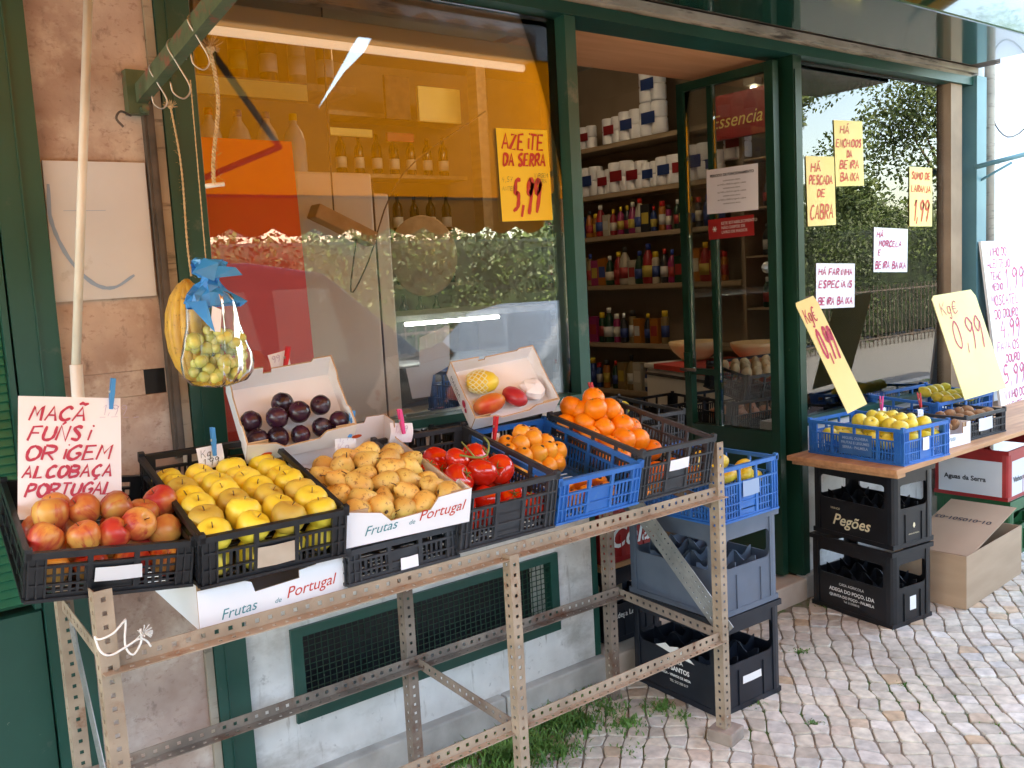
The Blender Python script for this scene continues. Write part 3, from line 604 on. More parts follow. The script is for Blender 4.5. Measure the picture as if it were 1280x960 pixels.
# ------------------------------------------------------------------ slotted steel rack
def strip(mb, L, w, pitch, hs, t=.0025, M=None):     # perforated flat strip, length on x, width on z, front y=0
    e = (w-hs)/2; mb.box((0, 0, 0), (L, t, e), M); mb.box((0, 0, w-e), (L, t, w), M)
    n = int(L/pitch); off = (L-n*pitch)/2
    x = 0
    for i in range(n+1):
        x2 = off+i*pitch+(pitch-hs)/2 if i < n else L
        mb.box((x, 0, e+.00002), (min(x2, L), t, w-e-.00002), M); x = x2+hs
def rackpost(name, x, y, z0, z1, wx=.036, wy=.036, m='rack_paint', lean=0, sx=1, sy=1):
    mb = MB(); L_ = z1-z0; U = Matrix(((0, 0, 1, 0), (0, 1, 0, 0), (1, 0, 0, 0), (0, 0, 0, 1)))  # x->z, z->x
    strip(mb, L_, wx, .028, .0092, M=U)
    V = Matrix(((0, 1, 0, 0), (0, 0, 1, 0), (1, 0, 0, 0), (0, 0, 0, 1)))
    strip(mb, L_, wy, .028, .0092, M=(T(.0005, .0028, 0) @ V) if sx > 0 else (T(wx-.003, .0028, 0) @ V))
    return mb.build(name, m, rack, M=T(x-RK[0], y-RK[1], z0) @ RX(lean))
RK = (.42, 1.90)
rack = root('steel_rack', 'rusty beige slotted steel frame that carries the fruit crates in front of the shop', 'rack', T(RK[0], RK[1], 0))
rackpost('post', .408, 1.888, .0, .99); rackpost('post', 1.405, 1.862, 0, .838, wx=.030, wy=.030)
rackpost('post', 2.272, 1.890, .035, 1.0, wx=.030)
rackpost('post', .43, 2.36, 0, .93); rackpost('post', 1.37, 2.36, 0, .93, wx=.034, m='rack_dark'); rackpost('post', 2.222, 2.36, 0, .93, wx=.034, wy=.036, m='rack_dark')
def rail(x0, x1, y, z, w=.032, deep=.042, m='rack_paint', name='rail', tx=0, seed=0):
    mb = MB(); strip(mb, x1-x0, w, .030, .010)
    strip(mb, x1-x0, deep, .030, .009, M=T(0, -.0005, 0) @ RX(90+0) @ T(0, .0, 0))
    return mb.build(name, m, rack, M=T(x0-RK[0], y-RK[1], z))
rail(.41, 2.29, 1.90, .824, deep=.035)
rail(1.44, 2.285, 1.902, .342, deep=.02); rail(.41, 1.43, 1.902, .342, deep=.02)
rail(.44, 2.26, 2.352, .392, deep=.034, m='rack_dark'); rail(.44, 2.26, 2.352, .905, m='rack_dark')
def link(P, Q, w, m, name='brace', both=False, flat='y', pitch=.03, hs=.010):
    P = Vector(P); Q = Vector(Q); d = Q-P; mb = MB()
    X = d.normalized(); n = Vector((1, 0, 0)) if flat == 'x' else Vector((0, -1, 0))
    Z = X.cross(n).normalized(); Y = Z.cross(X)
    M = Matrix(((X.x, Y.x, Z.x, P.x-RK[0]), (X.y, Y.y, Z.y, P.y-RK[1]), (X.z, Y.z, Z.z, P.z), (0, 0, 0, 1)))
    if both: strip(mb, d.length, w/2, pitch, hs, M=T(0, 0, -w/2)); strip(mb, d.length, w/2-.0005, pitch, hs, M=T(0, 0, .0005))
    else: strip(mb, d.length, w, pitch, hs, M=T(0, 0, -w/2))
    return mb.build(name, m, rack, M=M)
link((2.302, 2.40, .83), (2.308, 1.90, .36), .075, 'galv', flat='x', both=True, hs=.006, pitch=.02)
link((2.262, 2.37, .40), (2.275, 1.92, .365), .034, 'rack_dark', name='side_rail', flat='x')
link((.452, 2.37, .83), (.447, 1.93, .10), .05, 'galv', flat='x', both=True, hs=.006, pitch=.02); link((.44, 2.36, .84), (.44, 1.92, .80), .034, 'rack_paint', name='side_rail', flat='x')
link((2.263, 2.37, .86), (2.27, 1.92, .80), .034, 'rack_dark', name='side_rail', flat='x')
link((1.40, 2.345, .40), (1.42, 1.91, .355), .034, 'rack_dark', name='cross_rail', flat='x')
# cord tied round the first post
b = MB(); b.tube(smooth_pts([(0, 0, 0), (.006, -.012, -.004), (.03, -.02, .004), (.052, -.012, .018), (.060, .004, .012), (.05, -.016, -.028), (.062, -.018, -.05), (.080, -.016, -.03), (.082, -.014, -.004)]), .0022, 6)
b.tube(smooth_pts([(0, 0, 0), (.004, -.014, -.026), (.02, -.02, -.038), (.05, -.02, -.030), (.075, -.018, -.022), (.09, -.015, -.03), (.098, -.015, -.045)]), .0022, 6)
rr = random.Random(4)
for _ in range(30):
    v = Vector((rr.gauss(.4, .7), rr.gauss(-.4, .4), rr.gauss(0, .5))).normalized()*.018; b.tube([(.086, -.016, -.012), (.086+v.x, -.016+v.y, -.012+v.z)], .0009, 4)
b.build('cord', 'cord_white', M=T(.402, 1.882, .905), smooth=True, label='white cord knotted round the leftmost front post of the steel rack', cat='cord')
fb = at(905, 905, 2, .05)
b = MB(); b.bbox((-.045, -.045, 0), (.045, .045, .045), .006); b.build('foot_block', 'concrete', M=T(2.292, 1.905, -.002) @ RZ(12), label='small grey concrete block under the right front post of the rack', cat='block')

# ------------------------------------------------------------------ crates
def lattice(mb, L, h, M, side, plate=True, fine=.014, dense=False):
    t = .004
    mb.box((0, 0, 0), (L, t, .012), M); mb.box((-.003, -.006, h-.014), (L+.003, t+.002, h), M)
    zm = h*.62 if not dense else h*.66
    mb.box((0, -.005, zm), (L, t, zm+.006), M); mb.box((0, -.005, h*.30), (L, t, h*.30+.004), M); mb.box((-.004, -.007, -.002), (L+.004, t, .005), M)
    cw = .034
    for x0 in (0, L-cw):
        mb.box((x0, -.001, .012), (x0+cw, t, h-.014), M)
        for k in (0, .5, 1): mb.box((x0+k*(cw-.004), -.0055, .006), (x0+k*(cw-.004)+.004, -.001, h-.014), M)
    posts = [L*.36, L*.64] if L < .4 else [L*.25, L*.5, L*.75]
    for x in posts: mb.box((x-.005, -.0045, .012), (x+.005, t-.0005, h-.0145), M)
    zz = [(.012, h*.30), (h*.30+.004, zm)]
    n = int((L-2*cw)/fine)
    for i in range(1, n):
        x = cw+(L-2*cw)*i/n
        if any(abs(x-p) < .006 for p in posts): continue
        if plate and L < .4 and posts[0] < x < posts[1]: continue
        mb.box((x-.003, 0, .0125), (x+.003, t-.001, zm), M)
    if dense:
        for z in (h*.16, h*.47): mb.box((cw, .0002, z), (L-cw, t-.0012, z+.004), M)
    if plate and L < .4: mb.box((posts[0]+.005, .0002, .013), (posts[1]-.005, t-.0015, zm), M)
def plastic_crate(name, w, d, h, m, M, label, cat='crate', group=None, plate=True, dense=False):
    mb = MB()
    lattice(mb, w, h, T(0, 0, 0), 0, plate, dense=dense)
    lattice(mb, w, h, T(w, d, 0) @ RZ(180), 0, plate, dense=dense)
    lattice(mb, d-.012, h-.0005, T(.0005, d-.006, .0002) @ RZ(-90), 1, False, dense=dense)
    lattice(mb, d-.012, h-.0005, T(w-.0005, .006, .0002) @ RZ(90), 1, False, dense=dense)
    for i in range(int(d/.024)): mb.box((.005, .01+i*.024, .0015), (w-.005, .01+i*.024+.012, .0045))
    for i in range(5): mb.box((.02+i*(w-.06)/4, .006, .005), (.04+i*(w-.06)/4, d-.006, .008))
    for (x, y) in ((0, 0), (w, 0), (0, d), (w, d)): mb.box((x-.008 if x else -.006, y-.008 if y else -.006, h-.016), (x+.006 if x else .008, y+.006 if y else .008, h+.008))
    return mb.build(name, m, M=M, label=label, cat=cat, group=group)
def tray(name, w, d, h, M, label, notch='front', bh=None, mats=('white_card', 'kraft'), liner=False, group=None, side_h=None):
    mb = MB(); t = .004; bh = bh or h; sh = side_h or h*.82
    mb.mi = 0; mb.box((t, t, 0), (w-t, d-t, .004))
    f = [(0, 0), (w, 0), (w, h), (w*.86, h), (w*.86, h*.80), (w*.74, h*.80), (w*.74, h*.52), (w*.30, h*.60), (w*.30, h*.62), (w*.30, h*.86), (.0, h)]
    if notch == 'low': f = [(0, 0), (w, 0), (w, h), (w*.72, h*.92), (w*.66, h*.60), (w*.34, h*.52), (w*.26, h*.80), (0, h)]
    if notch == 'step': f = [(0, 0), (w, 0), (w, h), (w*.80, h), (w*.78, h*.84), (w*.66, h*.80), (w*.66, h*.62), (w*.36, h*.56), (w*.34, h*.80), (.30*w, h*.86), (0, h*.88)]
    mb.slab(f, t, mf=0, me=1)
    bk = [(0, 0), (w, 0), (w, bh), (w*.82, bh), (w*.80, bh*.86), (w*.42, bh*.84), (w*.42, bh*.66), (w*.34, bh*.66), (w*.34, bh*.96), (0, bh)]
    mb.slab(bk, t, M=T(0, d-t, 0), mf=0, me=1)
    s_ = [(t, 0), (d-t, 0), (d-t, bh), (d-.06, bh), (d-.075, sh), (.075, sh), (.06, h), (t, h)]
    for X in (0, w-t): mb.slab(s_, t, M=T(X+t, 0, 0) @ RZ(90), mf=0, me=1)
    # folded corner flaps
    for x0 in (t, w-t-.05): mb.slab([(0, h*.5), (.05, h*.5), (.05, h*.98), (0, h*.98)], .003, M=T(x0, t+.001, 0), mf=1, me=1)
    o = mb.build(name, list(mats), M=M, label=label, cat='carton', group=group); return o
def bottle_crate(w, d, h, m, M, label, group, cut=1.0):
    mb = MB(); t = .005
    def side(L_, MM):
        mb.ring(L_-.05, h-.04, .02, h*.44, L_-.07, h-.085, .02, t, MM @ T(.025, .004, .02))
    side(w, T(0, 0, 0)); side(w, T(w, d, 0) @ RZ(180)); side(d, T(0, d, 0) @ RZ(-90)); side(d, T(w, 0, 0) @ RZ(90))
    for (x, y, sx, sy) in ((0, 0, 1, 1), (w, 0, -1, 1), (0, d, 1, -1), (w, d, -1, -1)):
        P = [(x+sx*a, y+sy*bb) for a, bb in ((0, .03), (.004, .012), (.012, .004), (.03, 0), (.045, 0), (.045, .01), (.012, .012), (.01, .045), (0, .045))]
        n = len(P); mb.add([(a, bb, .02) for a, bb in P]+[(a, bb, h-.02) for a, bb in P], [(i, (i+1) % n, n+(i+1) % n, n+i) for i in range(n)])
    for (z0, z1, o_) in ((0, .02, -.002), (h-.022, h-.002, .003)):
        for a, b_ in (((-o_, -o_, z0), (w+o_, .008, z1)), ((-o_, d-.008, z0), (w+o_, d+o_, z1)), ((-o_, .0081, z0), (.008, d-.0081, z1)), ((w-.008, .0081, z0), (w+o_, d-.0081, z1))): mb.box(a, b_)
    mb.box((.006, .006, .004), (w-.006, d-.006, .010))
    nx, ny = 3, 4; ht = h*.54
    def zig(L_, n): 
        p = [(0, .011)]; p.append((L_, .011))
        for i in range(n, 0, -1): p += [(L_*i/n, ht), (L_*(i-.18)/n, ht*.97), (L_*(i-.35)/n, ht*.88), (L_*(i-.5)/n, ht*.84), (L_*(i-.65)/n, ht*.88), (L_*(i-.82)/n, ht*.97)]
        p.append((0, ht)); return p
    for i in range(1, nx): mb.slab(zig(d-.03, ny), .003, M=T(w*i/nx+.0015, .015, 0) @ RZ(90))
    for j in range(1, ny): mb.slab(zig(w-.03, nx), .003, M=T(.015, d*j/ny, 0))
    for s in (0, 1):
        for x in (.3, .7): 
            mb.box((w*x-.002, -.0005, .02), (w*x+.002, .0038, h*.42)) if s == 0 else None
    return mb.build('bottle_crate', m, M=M, label=label, cat='bottle crate', group=group, fix=False)

SH = 'fruit crates on the steel rack'
# crates on the rack
AP = frame(.30, 1.945, .985, 9, -5, 7); apc = plastic_crate('fruit_crate', .31, .45, .10, 'black_plastic', AP, 'low black crate of red apples overhanging the left end of the rack', group=SH, dense=True)
YL = frame(.622, 1.90, .943, 14, -3); ylc = plastic_crate('fruit_crate', .325, .47, .117, 'black_plastic', YL, 'black crate full of yellow apples stacked on a white carton', group=SH)
c1_ = tray('fruit_carton', .35, .42, .10, frame(.618, 1.925, .842, 2, -1), 'white fruit carton with open notch, squeezed under the yellow apple crate', notch='step')
PR = frame(.956, 1.89, .953, 14, -4); prc = tray('fruit_carton', .333, .48, .092, PR, 'white open fruit carton full of russet pears beside the yellow apples', notch='low', bh=.12)
upc = plastic_crate('fruit_crate', .31, .42, .085, 'grey_plastic', frame(.962, 1.905, .86, 3, 0), 'shallow dark grey crate underneath the pear carton', group=SH)
TM = frame(1.27, 1.895, .874, 12, 0); tmc = plastic_crate('fruit_crate', .312, .44, .155, 'grey_plastic', TM, 'deep dark grey crate with tomatoes between pears and blue crate', group=SH, dense=True)
BL = frame(1.592, 1.895, .876, 12, 0); blc = plastic_crate('fruit_crate', .315, .44, .128, 'blue_plastic', BL, 'bright blue crate of small orange loquats on the rack', group=SH)
TG = frame(1.912, 1.895, .878, 11, 0); tgc = plastic_crate('fruit_crate', .318, .42, .155, 'grey_plastic', TG, 'dark crate heaped with oranges at the right end of the rack', group=SH, dense=True)
def sticker(parent, name, w, h, x, z, m='paper', torn=True, lab=None, y=-.0065, t=.0008):
    mb = MB(); mb.slab([(0, .03*h), (w*.5, 0), (w, .04*h), (w*.98, h), (w*.4, h*.97), (.01*w, h)], t); return mb.build(name, m, parent, M=T(x, y, z), label=lab)
sticker(ylc, 'label_sticker', .085, .05, .118, .018, 'stone_sill'); sticker(apc, 'label_sticker', .09, .03, .12, .03, 'board_white'); sticker(upc, 'label_sticker', .05, .035, .14, .0, 'paper')
sticker(tgc, 'label_sticker', .085, .035, .12, .075, 'paper')
def frutas(parent, w, h, zc, s=1):
    printed('Frutas', .036*s, 'lettering', 'ink_teal', parent, T(w*.13, -.0008, zc) @ RY(-3), shear=.35)
    printed('de', .018*s, 'lettering', 'ink_teal', parent, T(w*.48, -.0008, zc+.006), shear=.35)
    printed('Portugal', .040*s, 'lettering', 'ink_crimson', parent, T(w*.56, -.0008, zc+.010) @ RY(-3), shear=.35)
frutas(prc, .333, .09, .022, .95); frutas(c1_, .35, .1, .012, .9)

# blue crate and bottle crate stack right of the rack
S3 = 'bottle crates stacked beside the rack'
bc1 = bottle_crate(.33, .44, .352, 'bottle_navy', frame(2.385, 2.0, 0, 0, -2), 'black bottle crate with white winery print, at the bottom under the grey one', S3)
bc2 = bottle_crate(.325, .44, .335, 'slate_crate', frame(2.385, 1.995, .353, 0, -1), 'blue-grey bottle crate beneath the blue crate at the rack end', S3)
OB = frame(2.378, 1.985, .69, 0, 0); obc = plastic_crate('fruit_crate', .325, .45, .19, 'blue_plastic', OB, 'tall blue crate of golden mangoes on top of the grey bottle crate', dense=True)
sticker(obc, 'label_sticker', .09, .055, .13, .075, 'ink_bluegrey')
# printing on bottle crates: left faces (facing -x) and front faces
def leftface(d): return T(0, 0, 0) @ RZ(-90) @ T(-d, 0, 0)       # local x runs from back to front
LFm = lambda x, z, d: RZ(-90) @ T(-d+x, 0, z) @ T(0, .0025, 0)
printed('QUINTA', .022, 'lettering', 'ink_white', bc1, LFm(.22, .135, .44), align='CENTER', bold=.0006); printed('DOS SANTOS', .024, 'lettering', 'ink_white', bc1, LFm(.22, .105, .44), align='CENTER', bold=.0008)
printed('ADEGA - VINHOS DE MESA', .013, 'lettering', 'ink_white', bc1, LFm(.22, .082, .44), align='CENTER', bold=.0003); printed('TEL 212 350 017', .013, 'lettering', 'ink_white', bc1, LFm(.24, .060, .44), align='CENTER')
b = MB(); b.slab([(0, .01), (.05, .03), (.07, .02), (.11, .03), (.17, .0), (.19, -.012), (.12, -.008), (.06, .0)], .0006); b.build('emblem', 'ink_white', bc1, M=LFm(.13, .17, .44) @ T(0, -.001, 0))
sticker(bc1, 'label_sticker', .10, .028, .12, .09, 'ink_white', y=.002)

# right hand stack with plank
S4 = 'black bottle crates under the plank'
rx, ry = 3.50, 2.0
rb1 = bottle_crate(.27, .43, .335, 'bottle_black', frame(3.50, 2.005, 0, 0, -7), 'black bottle crate with white winery print standing on the cobbles, under another', S4)
rb2 = bottle_crate(.265, .43, .335, 'bottle_black', frame(3.512, 2.005, .34, 0, -8), 'black bottle crate with cream script lettering directly under the plank', S4)
printed('Pegões', .070, 'lettering', 'ink_cream', rb2, LFm(.11, .055, .43), shear=.35, bold=.001); printed('VINHOS', .014, 'lettering', 'ink_cream', rb2, LFm(.10, .122, .43), shear=.2)
printed('ADEGA DE PEGÕES', .008, 'lettering', 'ink_cream', rb2, T(.135, .003, .05), align='CENTER'); b = MB(); b.lathe([(0, 0), (.008, .01), (.006, .02), (0, .026)], 8, sq=(1, .1)); b.build('emblem', 'ink_cream', rb2, M=T(.135, .002, .075))
printed('CASA AGRICOLA', .017, 'lettering', 'ink_white', rb1, LFm(.22, .125, .43), align='CENTER'); printed('ADEGA DO POÇO, LDA', .022, 'lettering', 'ink_white', rb1, LFm(.22, .095, .43), align='CENTER', bold=.0006)
printed('QUINTA DO POÇO - PALMELA', .017, 'lettering', 'ink_white', rb1, LFm(.22, .070, .43), align='CENTER', bold=.0004); printed('Tel. 212350010', .013, 'lettering', 'ink_white', rb1, LFm(.22, .052, .43), align='CENTER')
b = MB(); b.slab([(0, 0), (.04, 0), (.04, .06), (0, .06)], .0006); b.build('emblem', 'ink_white', rb1, M=T(.12, .003, .06)); 
plank = MB(); plank.bbox((0, 0, 0), (2.2, .52, .022), .003); plank.build('plank', 'plank', M=frame(3.435, 1.945, .682, 0, 0), label='brown wooden plank resting on the black bottle crates, carrying fruit crates', cat='plank')
plank = MB(); plank.bbox((0, 0, 0), (.06, .50, .018), .002); plank.build('batten', 'plank', M=frame(3.46, 1.955, .6625, 0, 0), label='short wooden batten under the left end of the plank', cat='batten')
LM = frame(3.70, 1.985, .707, 0, 0) if False else frame(3.52, 1.965, .705, 0, -4)
lmc = plastic_crate('fruit_crate', .325, .46, .15, 'blue_plastic', LM, 'blue crate of yellow-green apples at the left end of the plank', dense=False)
sticker(lmc, 'label_sticker', .045, .055, .13, .045, 'paper'); 
for i, tx in enumerate(('MIGUEL OLIVEIRA', 'FRUTAS E LEGUMES', 'SERRA - PALMELA')): printed(tx, .016, 'lettering', 'ink_bluegrey', lmc, LFm(.24, .085-.02*i, .46) @ T(0, -.012, 0), align='CENTER', bold=.0005)
pl_ = MB(); pl_.slab([(.16, .02), (.32, .02), (.32, .11), (.16, .11)], .001); pl_.build('print_panel', 'navy_plastic', lmc, M=LFm(0, 0, .46) @ T(0, -.0095, 0))
KW = frame(3.895, 2.0, .706, 0, -3); kwc = tray('fruit_carton', .24, .38, .10, KW, 'small white carton of kiwis between the blue crate and dark crate', notch='front')
printed('Fruta', .03, 'lettering', 'ink_teal', kwc, T(.05, -.001, .03), shear=.3)
DK = frame(4.16, 2.02, .706, 0, -3); dkc = plastic_crate('fruit_crate', .34, .36, .11, 'grey_plastic', DK, 'dark grey crate of kiwis right of the white kiwi carton', dense=False)
sticker(dkc, 'label_sticker', .12, .06, .1, .03, 'board_white')
LE = frame(4.05, 2.22, .79, 0, 10); 
lec_l = at(1176, 497, 1, 2.2); LE = frame(4.33, 2.08, .79, 0, 0)
QL = at(1170, 538, 1, 2.22)
lec = plastic_crate('fruit_crate', .50, .36, .13, 'blue_plastic', frame(QL.x, QL.y, QL.z, 3, -3), 'dark blue crate of lemons behind the kiwi crates, on the right', dense=False)
LE = frame(QL.x, QL.y, QL.z, 3, -3)
# cardboard box and far crates
kb = root('cardboard_box', 'plain brown cardboard box with open flap standing on the cobbles', 'box', frame(3.93, 1.905, 0, 0, 4))
W_, D_, H_ = .64, .32, .24
b = MB(); b.slab([(0, 0), (W_, 0), (W_, H_), (0, H_)], .004); b.slab([(0, 0), (W_, 0), (W_, H_), (0, H_)], .004, M=T(0, D_-.004, 0))
b.slab([(0, 0), (D_-.0085, 0), (D_-.0085, H_-.001), (0, H_-.001)], .004, M=T(.004, .0042, 0) @ RZ(90)); b.slab([(0, 0), (D_-.0085, 0), (D_-.0085, H_-.001), (0, H_-.001)], .004, M=T(W_, .0042, 0) @ RZ(90)); b.box((.004, .004, .001), (W_-.004, D_-.004, .005)); b.build('carton_body', 'kraft_light', kb)
al = math.atan2(.11, .54); b = MB(); b.box((0, .007, 0), (.55, D_-.007, .004)); fl = b.build('flap', 'kraft_light', kb, M=T(.055, 0, .222) @ RY(-math.degrees(al)))
printed('01-010501-03', .046, 'lettering', 'ink_dark', fl, T(.36, .045, .0052) @ Matrix(((0, 0, -1, 0), (1, 0, 0, 0), (0, -1, 0, 0), (0, 0, 0, 1))), bold=.001)
gc = bottle_crate(.60, .38, .30, 'greenc_plastic', frame(4.74, 2.08, .0, 0, 2), 'green plastic bottle crate behind the brown cardboard box', None)
rc = bottle_crate(.60, .38, .26, 'red_plastic', frame(4.72, 2.08, .302, 0, 2), 'red plastic crate with white label panel on the green crate', None)
b = MB(); b.slab([(.03, .02), (.57, .02), (.57, .2), (.03, .2)], .001); b.build('label_panel', 'board_white', rc, M=T(0, .001, 0)); printed('Vinhos da Casa S.A.', .04, 'lettering', 'ink_dark', rc, T(.06, -.001, .09), bold=.001)
b = MB(); b.slab([(.03, .02), (.35, .02), (.35, .2), (.03, .2)], .001); b.build('label_panel', 'board_white', rc, M=LFm(0, 0, .38) @ T(0, -.003, 0)); printed('Aguas da Serra', .035, 'lettering', 'ink_dark', rc, LFm(.06, .09, .38) @ T(0, -.005, 0), bold=.001)
# crates behind the rack, on the doorstep
x_ = at(775, 690, 1, 2.62)
dc = bottle_crate(.30, .36, .30, 'bottle_navy', frame(2.40, 2.56, .097, 0, 0), 'dark bottle crate standing on the doorstep behind the rack', None)
printed('Adega Leandro', .03, 'lettering', 'ink_white', dc, T(.03, .001, .10), bold=.0005)
b = MB(); b.box((0, 0, 0), (.36, .34, .02)); b.build('board', 'plank', M=frame(2.37, 2.56, .40, 0, 0), label='small brown board lying on the dark doorstep crate', cat='board')
rc2 = bottle_crate(.32, .34, .26, 'red_plastic', frame(2.39, 2.56, .422, 0, 0), 'red drinks crate on the board behind the end of the rack', None)
printed('Cola', .12, 'lettering', 'ink_white', rc2, T(.03, .001, .06), shear=.3, bold=.002)
lcr = plastic_crate('fruit_crate', .38, .40, .13, 'grey_plastic', frame(2.42, 2.53, .86, 4, -4), 'dark crate with one lemon behind the heaped oranges, in the doorway')

# tilted cartons of plums and mangoes
PL = frame(.888, 2.275, 1.115, 47, -8, -6); plc = tray('fruit_carton', .285, .24, .085, PL, 'white carton of dark plums propped up against the glass', notch='low', side_h=.07)
b = MB(); 
for i, (x, m_) in enumerate(((.03, 0), (.27, 0))): b.lathe([(0, 0), (.014, .001), (0, .0015)], 14, M=T(x+.02, -.0008, .03) @ RX(90) @ Matrix.Scale(.6, 4, (0, 1, 0)))
b.build('fruit_print', 'ink_orange', plc)
MG = frame(1.60, 2.28, 1.10, 50, -6, -9); mgc = tray('fruit_carton', .29, .215, .065, MG, 'white carton of mangoes leaning tilted against the window', notch='low', side_h=.06)
printed('MANGA', .022, 'lettering', 'ink_dark', mgc, LFm(.03, .02, .215) @ T(0, -.004, 0)); printed('PRODUTO DE ESPANHA', .008, 'lettering', 'ink_dark', mgc, LFm(.03, .01, .215) @ T(0, -.004, 0))
b = MB(); b.lathe([(0, 0), (.013, .0008), (0, .0012)], 12, M=RX(90)); b.lathe([(0, 0), (.008, .0008), (0, .0012)], 12, M=T(.02, 0, -.008) @ RX(90)); b.build('fruit_print', 'ink_red', mgc, M=LFm(.14, .035, .215) @ T(0, -.004, 0))
# crates standing behind to hold those cartons up
plastic_crate('fruit_crate', .60, .12, .14, 'black_plastic', frame(.90, 2.385, .96, 0, 0), 'empty black crate on edge between the display and the window, behind the pears')
plastic_crate('fruit_crate', .36, .12, .14, 'black_plastic', frame(1.60, 2.385, .95, 0, 0), 'empty black crate behind the loquats, under the mango carton')
b = MB(); b.box((0, 0, 0), (.30, .012, .20)); b.build('red_board', 'red_plastic', M=frame(.935, 2.365, .93, 0, 0), label='dark red board standing behind the yellow apple crate', cat='board')

# ------------------------------------------------------------------ fruit
def fruit_proto(kind):
    mb = MB(); st = None
    if kind in ('red_apple', 'golden_apple', 'russet_apple'):
        mb.lathe([(0, -.027), (.006, -.0265), (.013, -.031), (.022, -.027), (.032, -.012), (.0355, .004), (.033, .018), (.025, .028), (.015, .0315), (.007, .029), (.002, .024), (0, .023)], 22)
        st = MB(); st.tube([(0, 0, .023), (.001, 0, .030), (.003, 0, .036)], .0011, 6)
        m = {'red_apple': 'apple_red', 'golden_apple': 'apple_gold', 'russet_apple': 'apple_russet'}[kind]; sm = 'stem_brown'
    elif kind == 'pear':
        mb.lathe([(0, -.026), (.006, -.0255), (.012, -.028), (.022, -.023), (.029, -.011), (.0298, 0), (.0255, .013), (.0185, .024), (.0135, .033), (.0085, .039), (.003, .0405), (0, .040)], 20); st = MB(); st.tube([(0, 0, .039), (.001, 0, .046), (.004, 0, .054)], .0013, 6); m = 'pear_skin'; sm = 'stem_brown'
        st.lathe([(.005, -.0262), (.003, -.0285), (0, -.026)], 6)
    elif kind == 'tomato':
        mb.lathe([(0, -.029), (.010, -.0285), (.026, -.022), (.036, -.006), (.0375, .006), (.032, .020), (.020, .028), (.010, .0275), (.003, .025), (0, .0245)], 24); m = 'tomato_skin'; sm = 'stem_green'
        st = MB()
        for k in range(5):
            a = k*1.256; st.tube([(0, 0, .0265), (.010*math.cos(a), .010*math.sin(a), .030), (.018*math.cos(a), .018*math.sin(a), .0285)], [.0015, .0013, .0004], 5)
        st.tube([(0, 0, .026), (0, 0, .036)], .0018, 6)
    elif kind == 'orange':
        mb.lathe([(0, -.0335), (.012, -.033), (.026, -.024), (.0355, -.008), (.037, .004), (.032, .020), (.021, .0305), (.010, .0338), (.003, .0325), (0, .032)], 24); m = 'orange_skin'; sm = 'stem_green'; st = MB(); st.lathe([(0, .0315), (.0035, .033), (.002, .0345), (0, .0345)], 6)
    elif kind == 'loquat':
        mb.lathe([(0, -.024), (.010, -.022), (.019, -.013), (.0225, 0), (.021, .012), (.014, .021), (.006, .0245), (.003, .0225), (0, .022)], 18); m = 'loquat_skin'; sm = 'calyx'; st = MB(); st.lathe([(.0052, .0235), (.003, .0255), (0, .0225)], 6)
    elif kind == 'plum':
        mb.lathe([(0, -.028), (.010, -.0265), (.023, -.018), (.0305, -.002), (.029, .012), (.020, .024), (.009, .0285), (.002, .0265), (0, .026)], 20); m = 'plum_skin'; sm = 'stem_brown'; st = MB(); st.tube([(0, 0, .026), (0, .001, .032)], .0012, 5)
    elif kind == 'lemon':
        mb.lathe([(0, -.036), (.006, -.034), (.014, -.026), (.0235, -.012), (.026, 0), (.0235, .013), (.015, .026), (.006, .033), (0, .036)], 18); m = 'lemon_skin'; sm = 'stem_green'; st = MB(); st.lathe([(0, .035), (.003, .036), (0, .038)], 6)
    elif kind == 'kiwi':
        mb.lathe([(0, -.032), (.010, -.030), (.019, -.020), (.0235, 0), (.019, .020), (.010, .030), (0, .032)], 16); m = 'kiwi_skin'; sm = 'stem_brown'; st = MB(); st.lathe([(0, .031), (.003, .033), (0, .034)], 6)
    elif kind == 'potato':
        mb.lathe([(0, -.040), (.014, -.036), (.026, -.020), (.029, 0), (.027, .018), (.017, .034), (0, .040)], 14, sq=(1, .85)); m = 'potato_skin'; sm = None
    elif kind == 'onion':
        mb.lathe([(0, -.030), (.012, -.027), (.030, -.012), (.036, 0), (.030, .016), (.014, .028), (.004, .034), (.003, .044), (0, .046)], 16); m = 'onion_skin'; sm = None
    elif kind == 'greengage':
        mb.lathe([(0, -.015), (.008, -.013), (.014, -.005), (.0145, .003), (.010, .011), (0, .015)], 12); m = 'grape_skin'; sm = None
    nm = {'golden_apple': 'yellow_apple', 'russet_apple': 'yellow_apple'}.get(kind, kind)
    r = mb.build(nm, m, smooth=True)
    if st: st.build('stem' if kind not in ('tomato', 'loquat') else 'calyx', sm, r, smooth=True)
    return r
PROTO = {}
ORD = ['first', 'second', 'third', 'fourth', 'fifth', 'sixth', 'seventh', 'eighth', 'ninth', 'tenth', 'eleventh', 'twelfth', 'thirteenth', 'fourteenth', 'fifteenth', 'sixteenth', 'seventeenth', 'eighteenth', 'nineteenth', 'twentieth', 'twenty-first', 'twenty-second', 'twenty-third', 'twenty-fourth', 'twenty-fifth', 'twenty-sixth', 'twenty-seventh', 'twenty-eighth']
def fruit(kind, M, label, cat, group, s=1.0, rot=None, r=rnd):
    rot = rot or (r.uniform(-35, 35), r.uniform(-35, 35), r.uniform(0, 360)); MM = M @ RX(rot[0]) @ RY(rot[1]) @ RZ(rot[2]) @ Matrix.Scale(s, 4)
    if kind not in PROTO:
        o = PROTO[kind] = fruit_proto(kind); o.matrix_world = MM; return tag(o, label, cat, group)
    return copy_tree(PROTO[kind], MM, label, group) if PROTO[kind].get('category') == cat else tag(copy_tree(PROTO[kind], MM, label, group), None, cat)
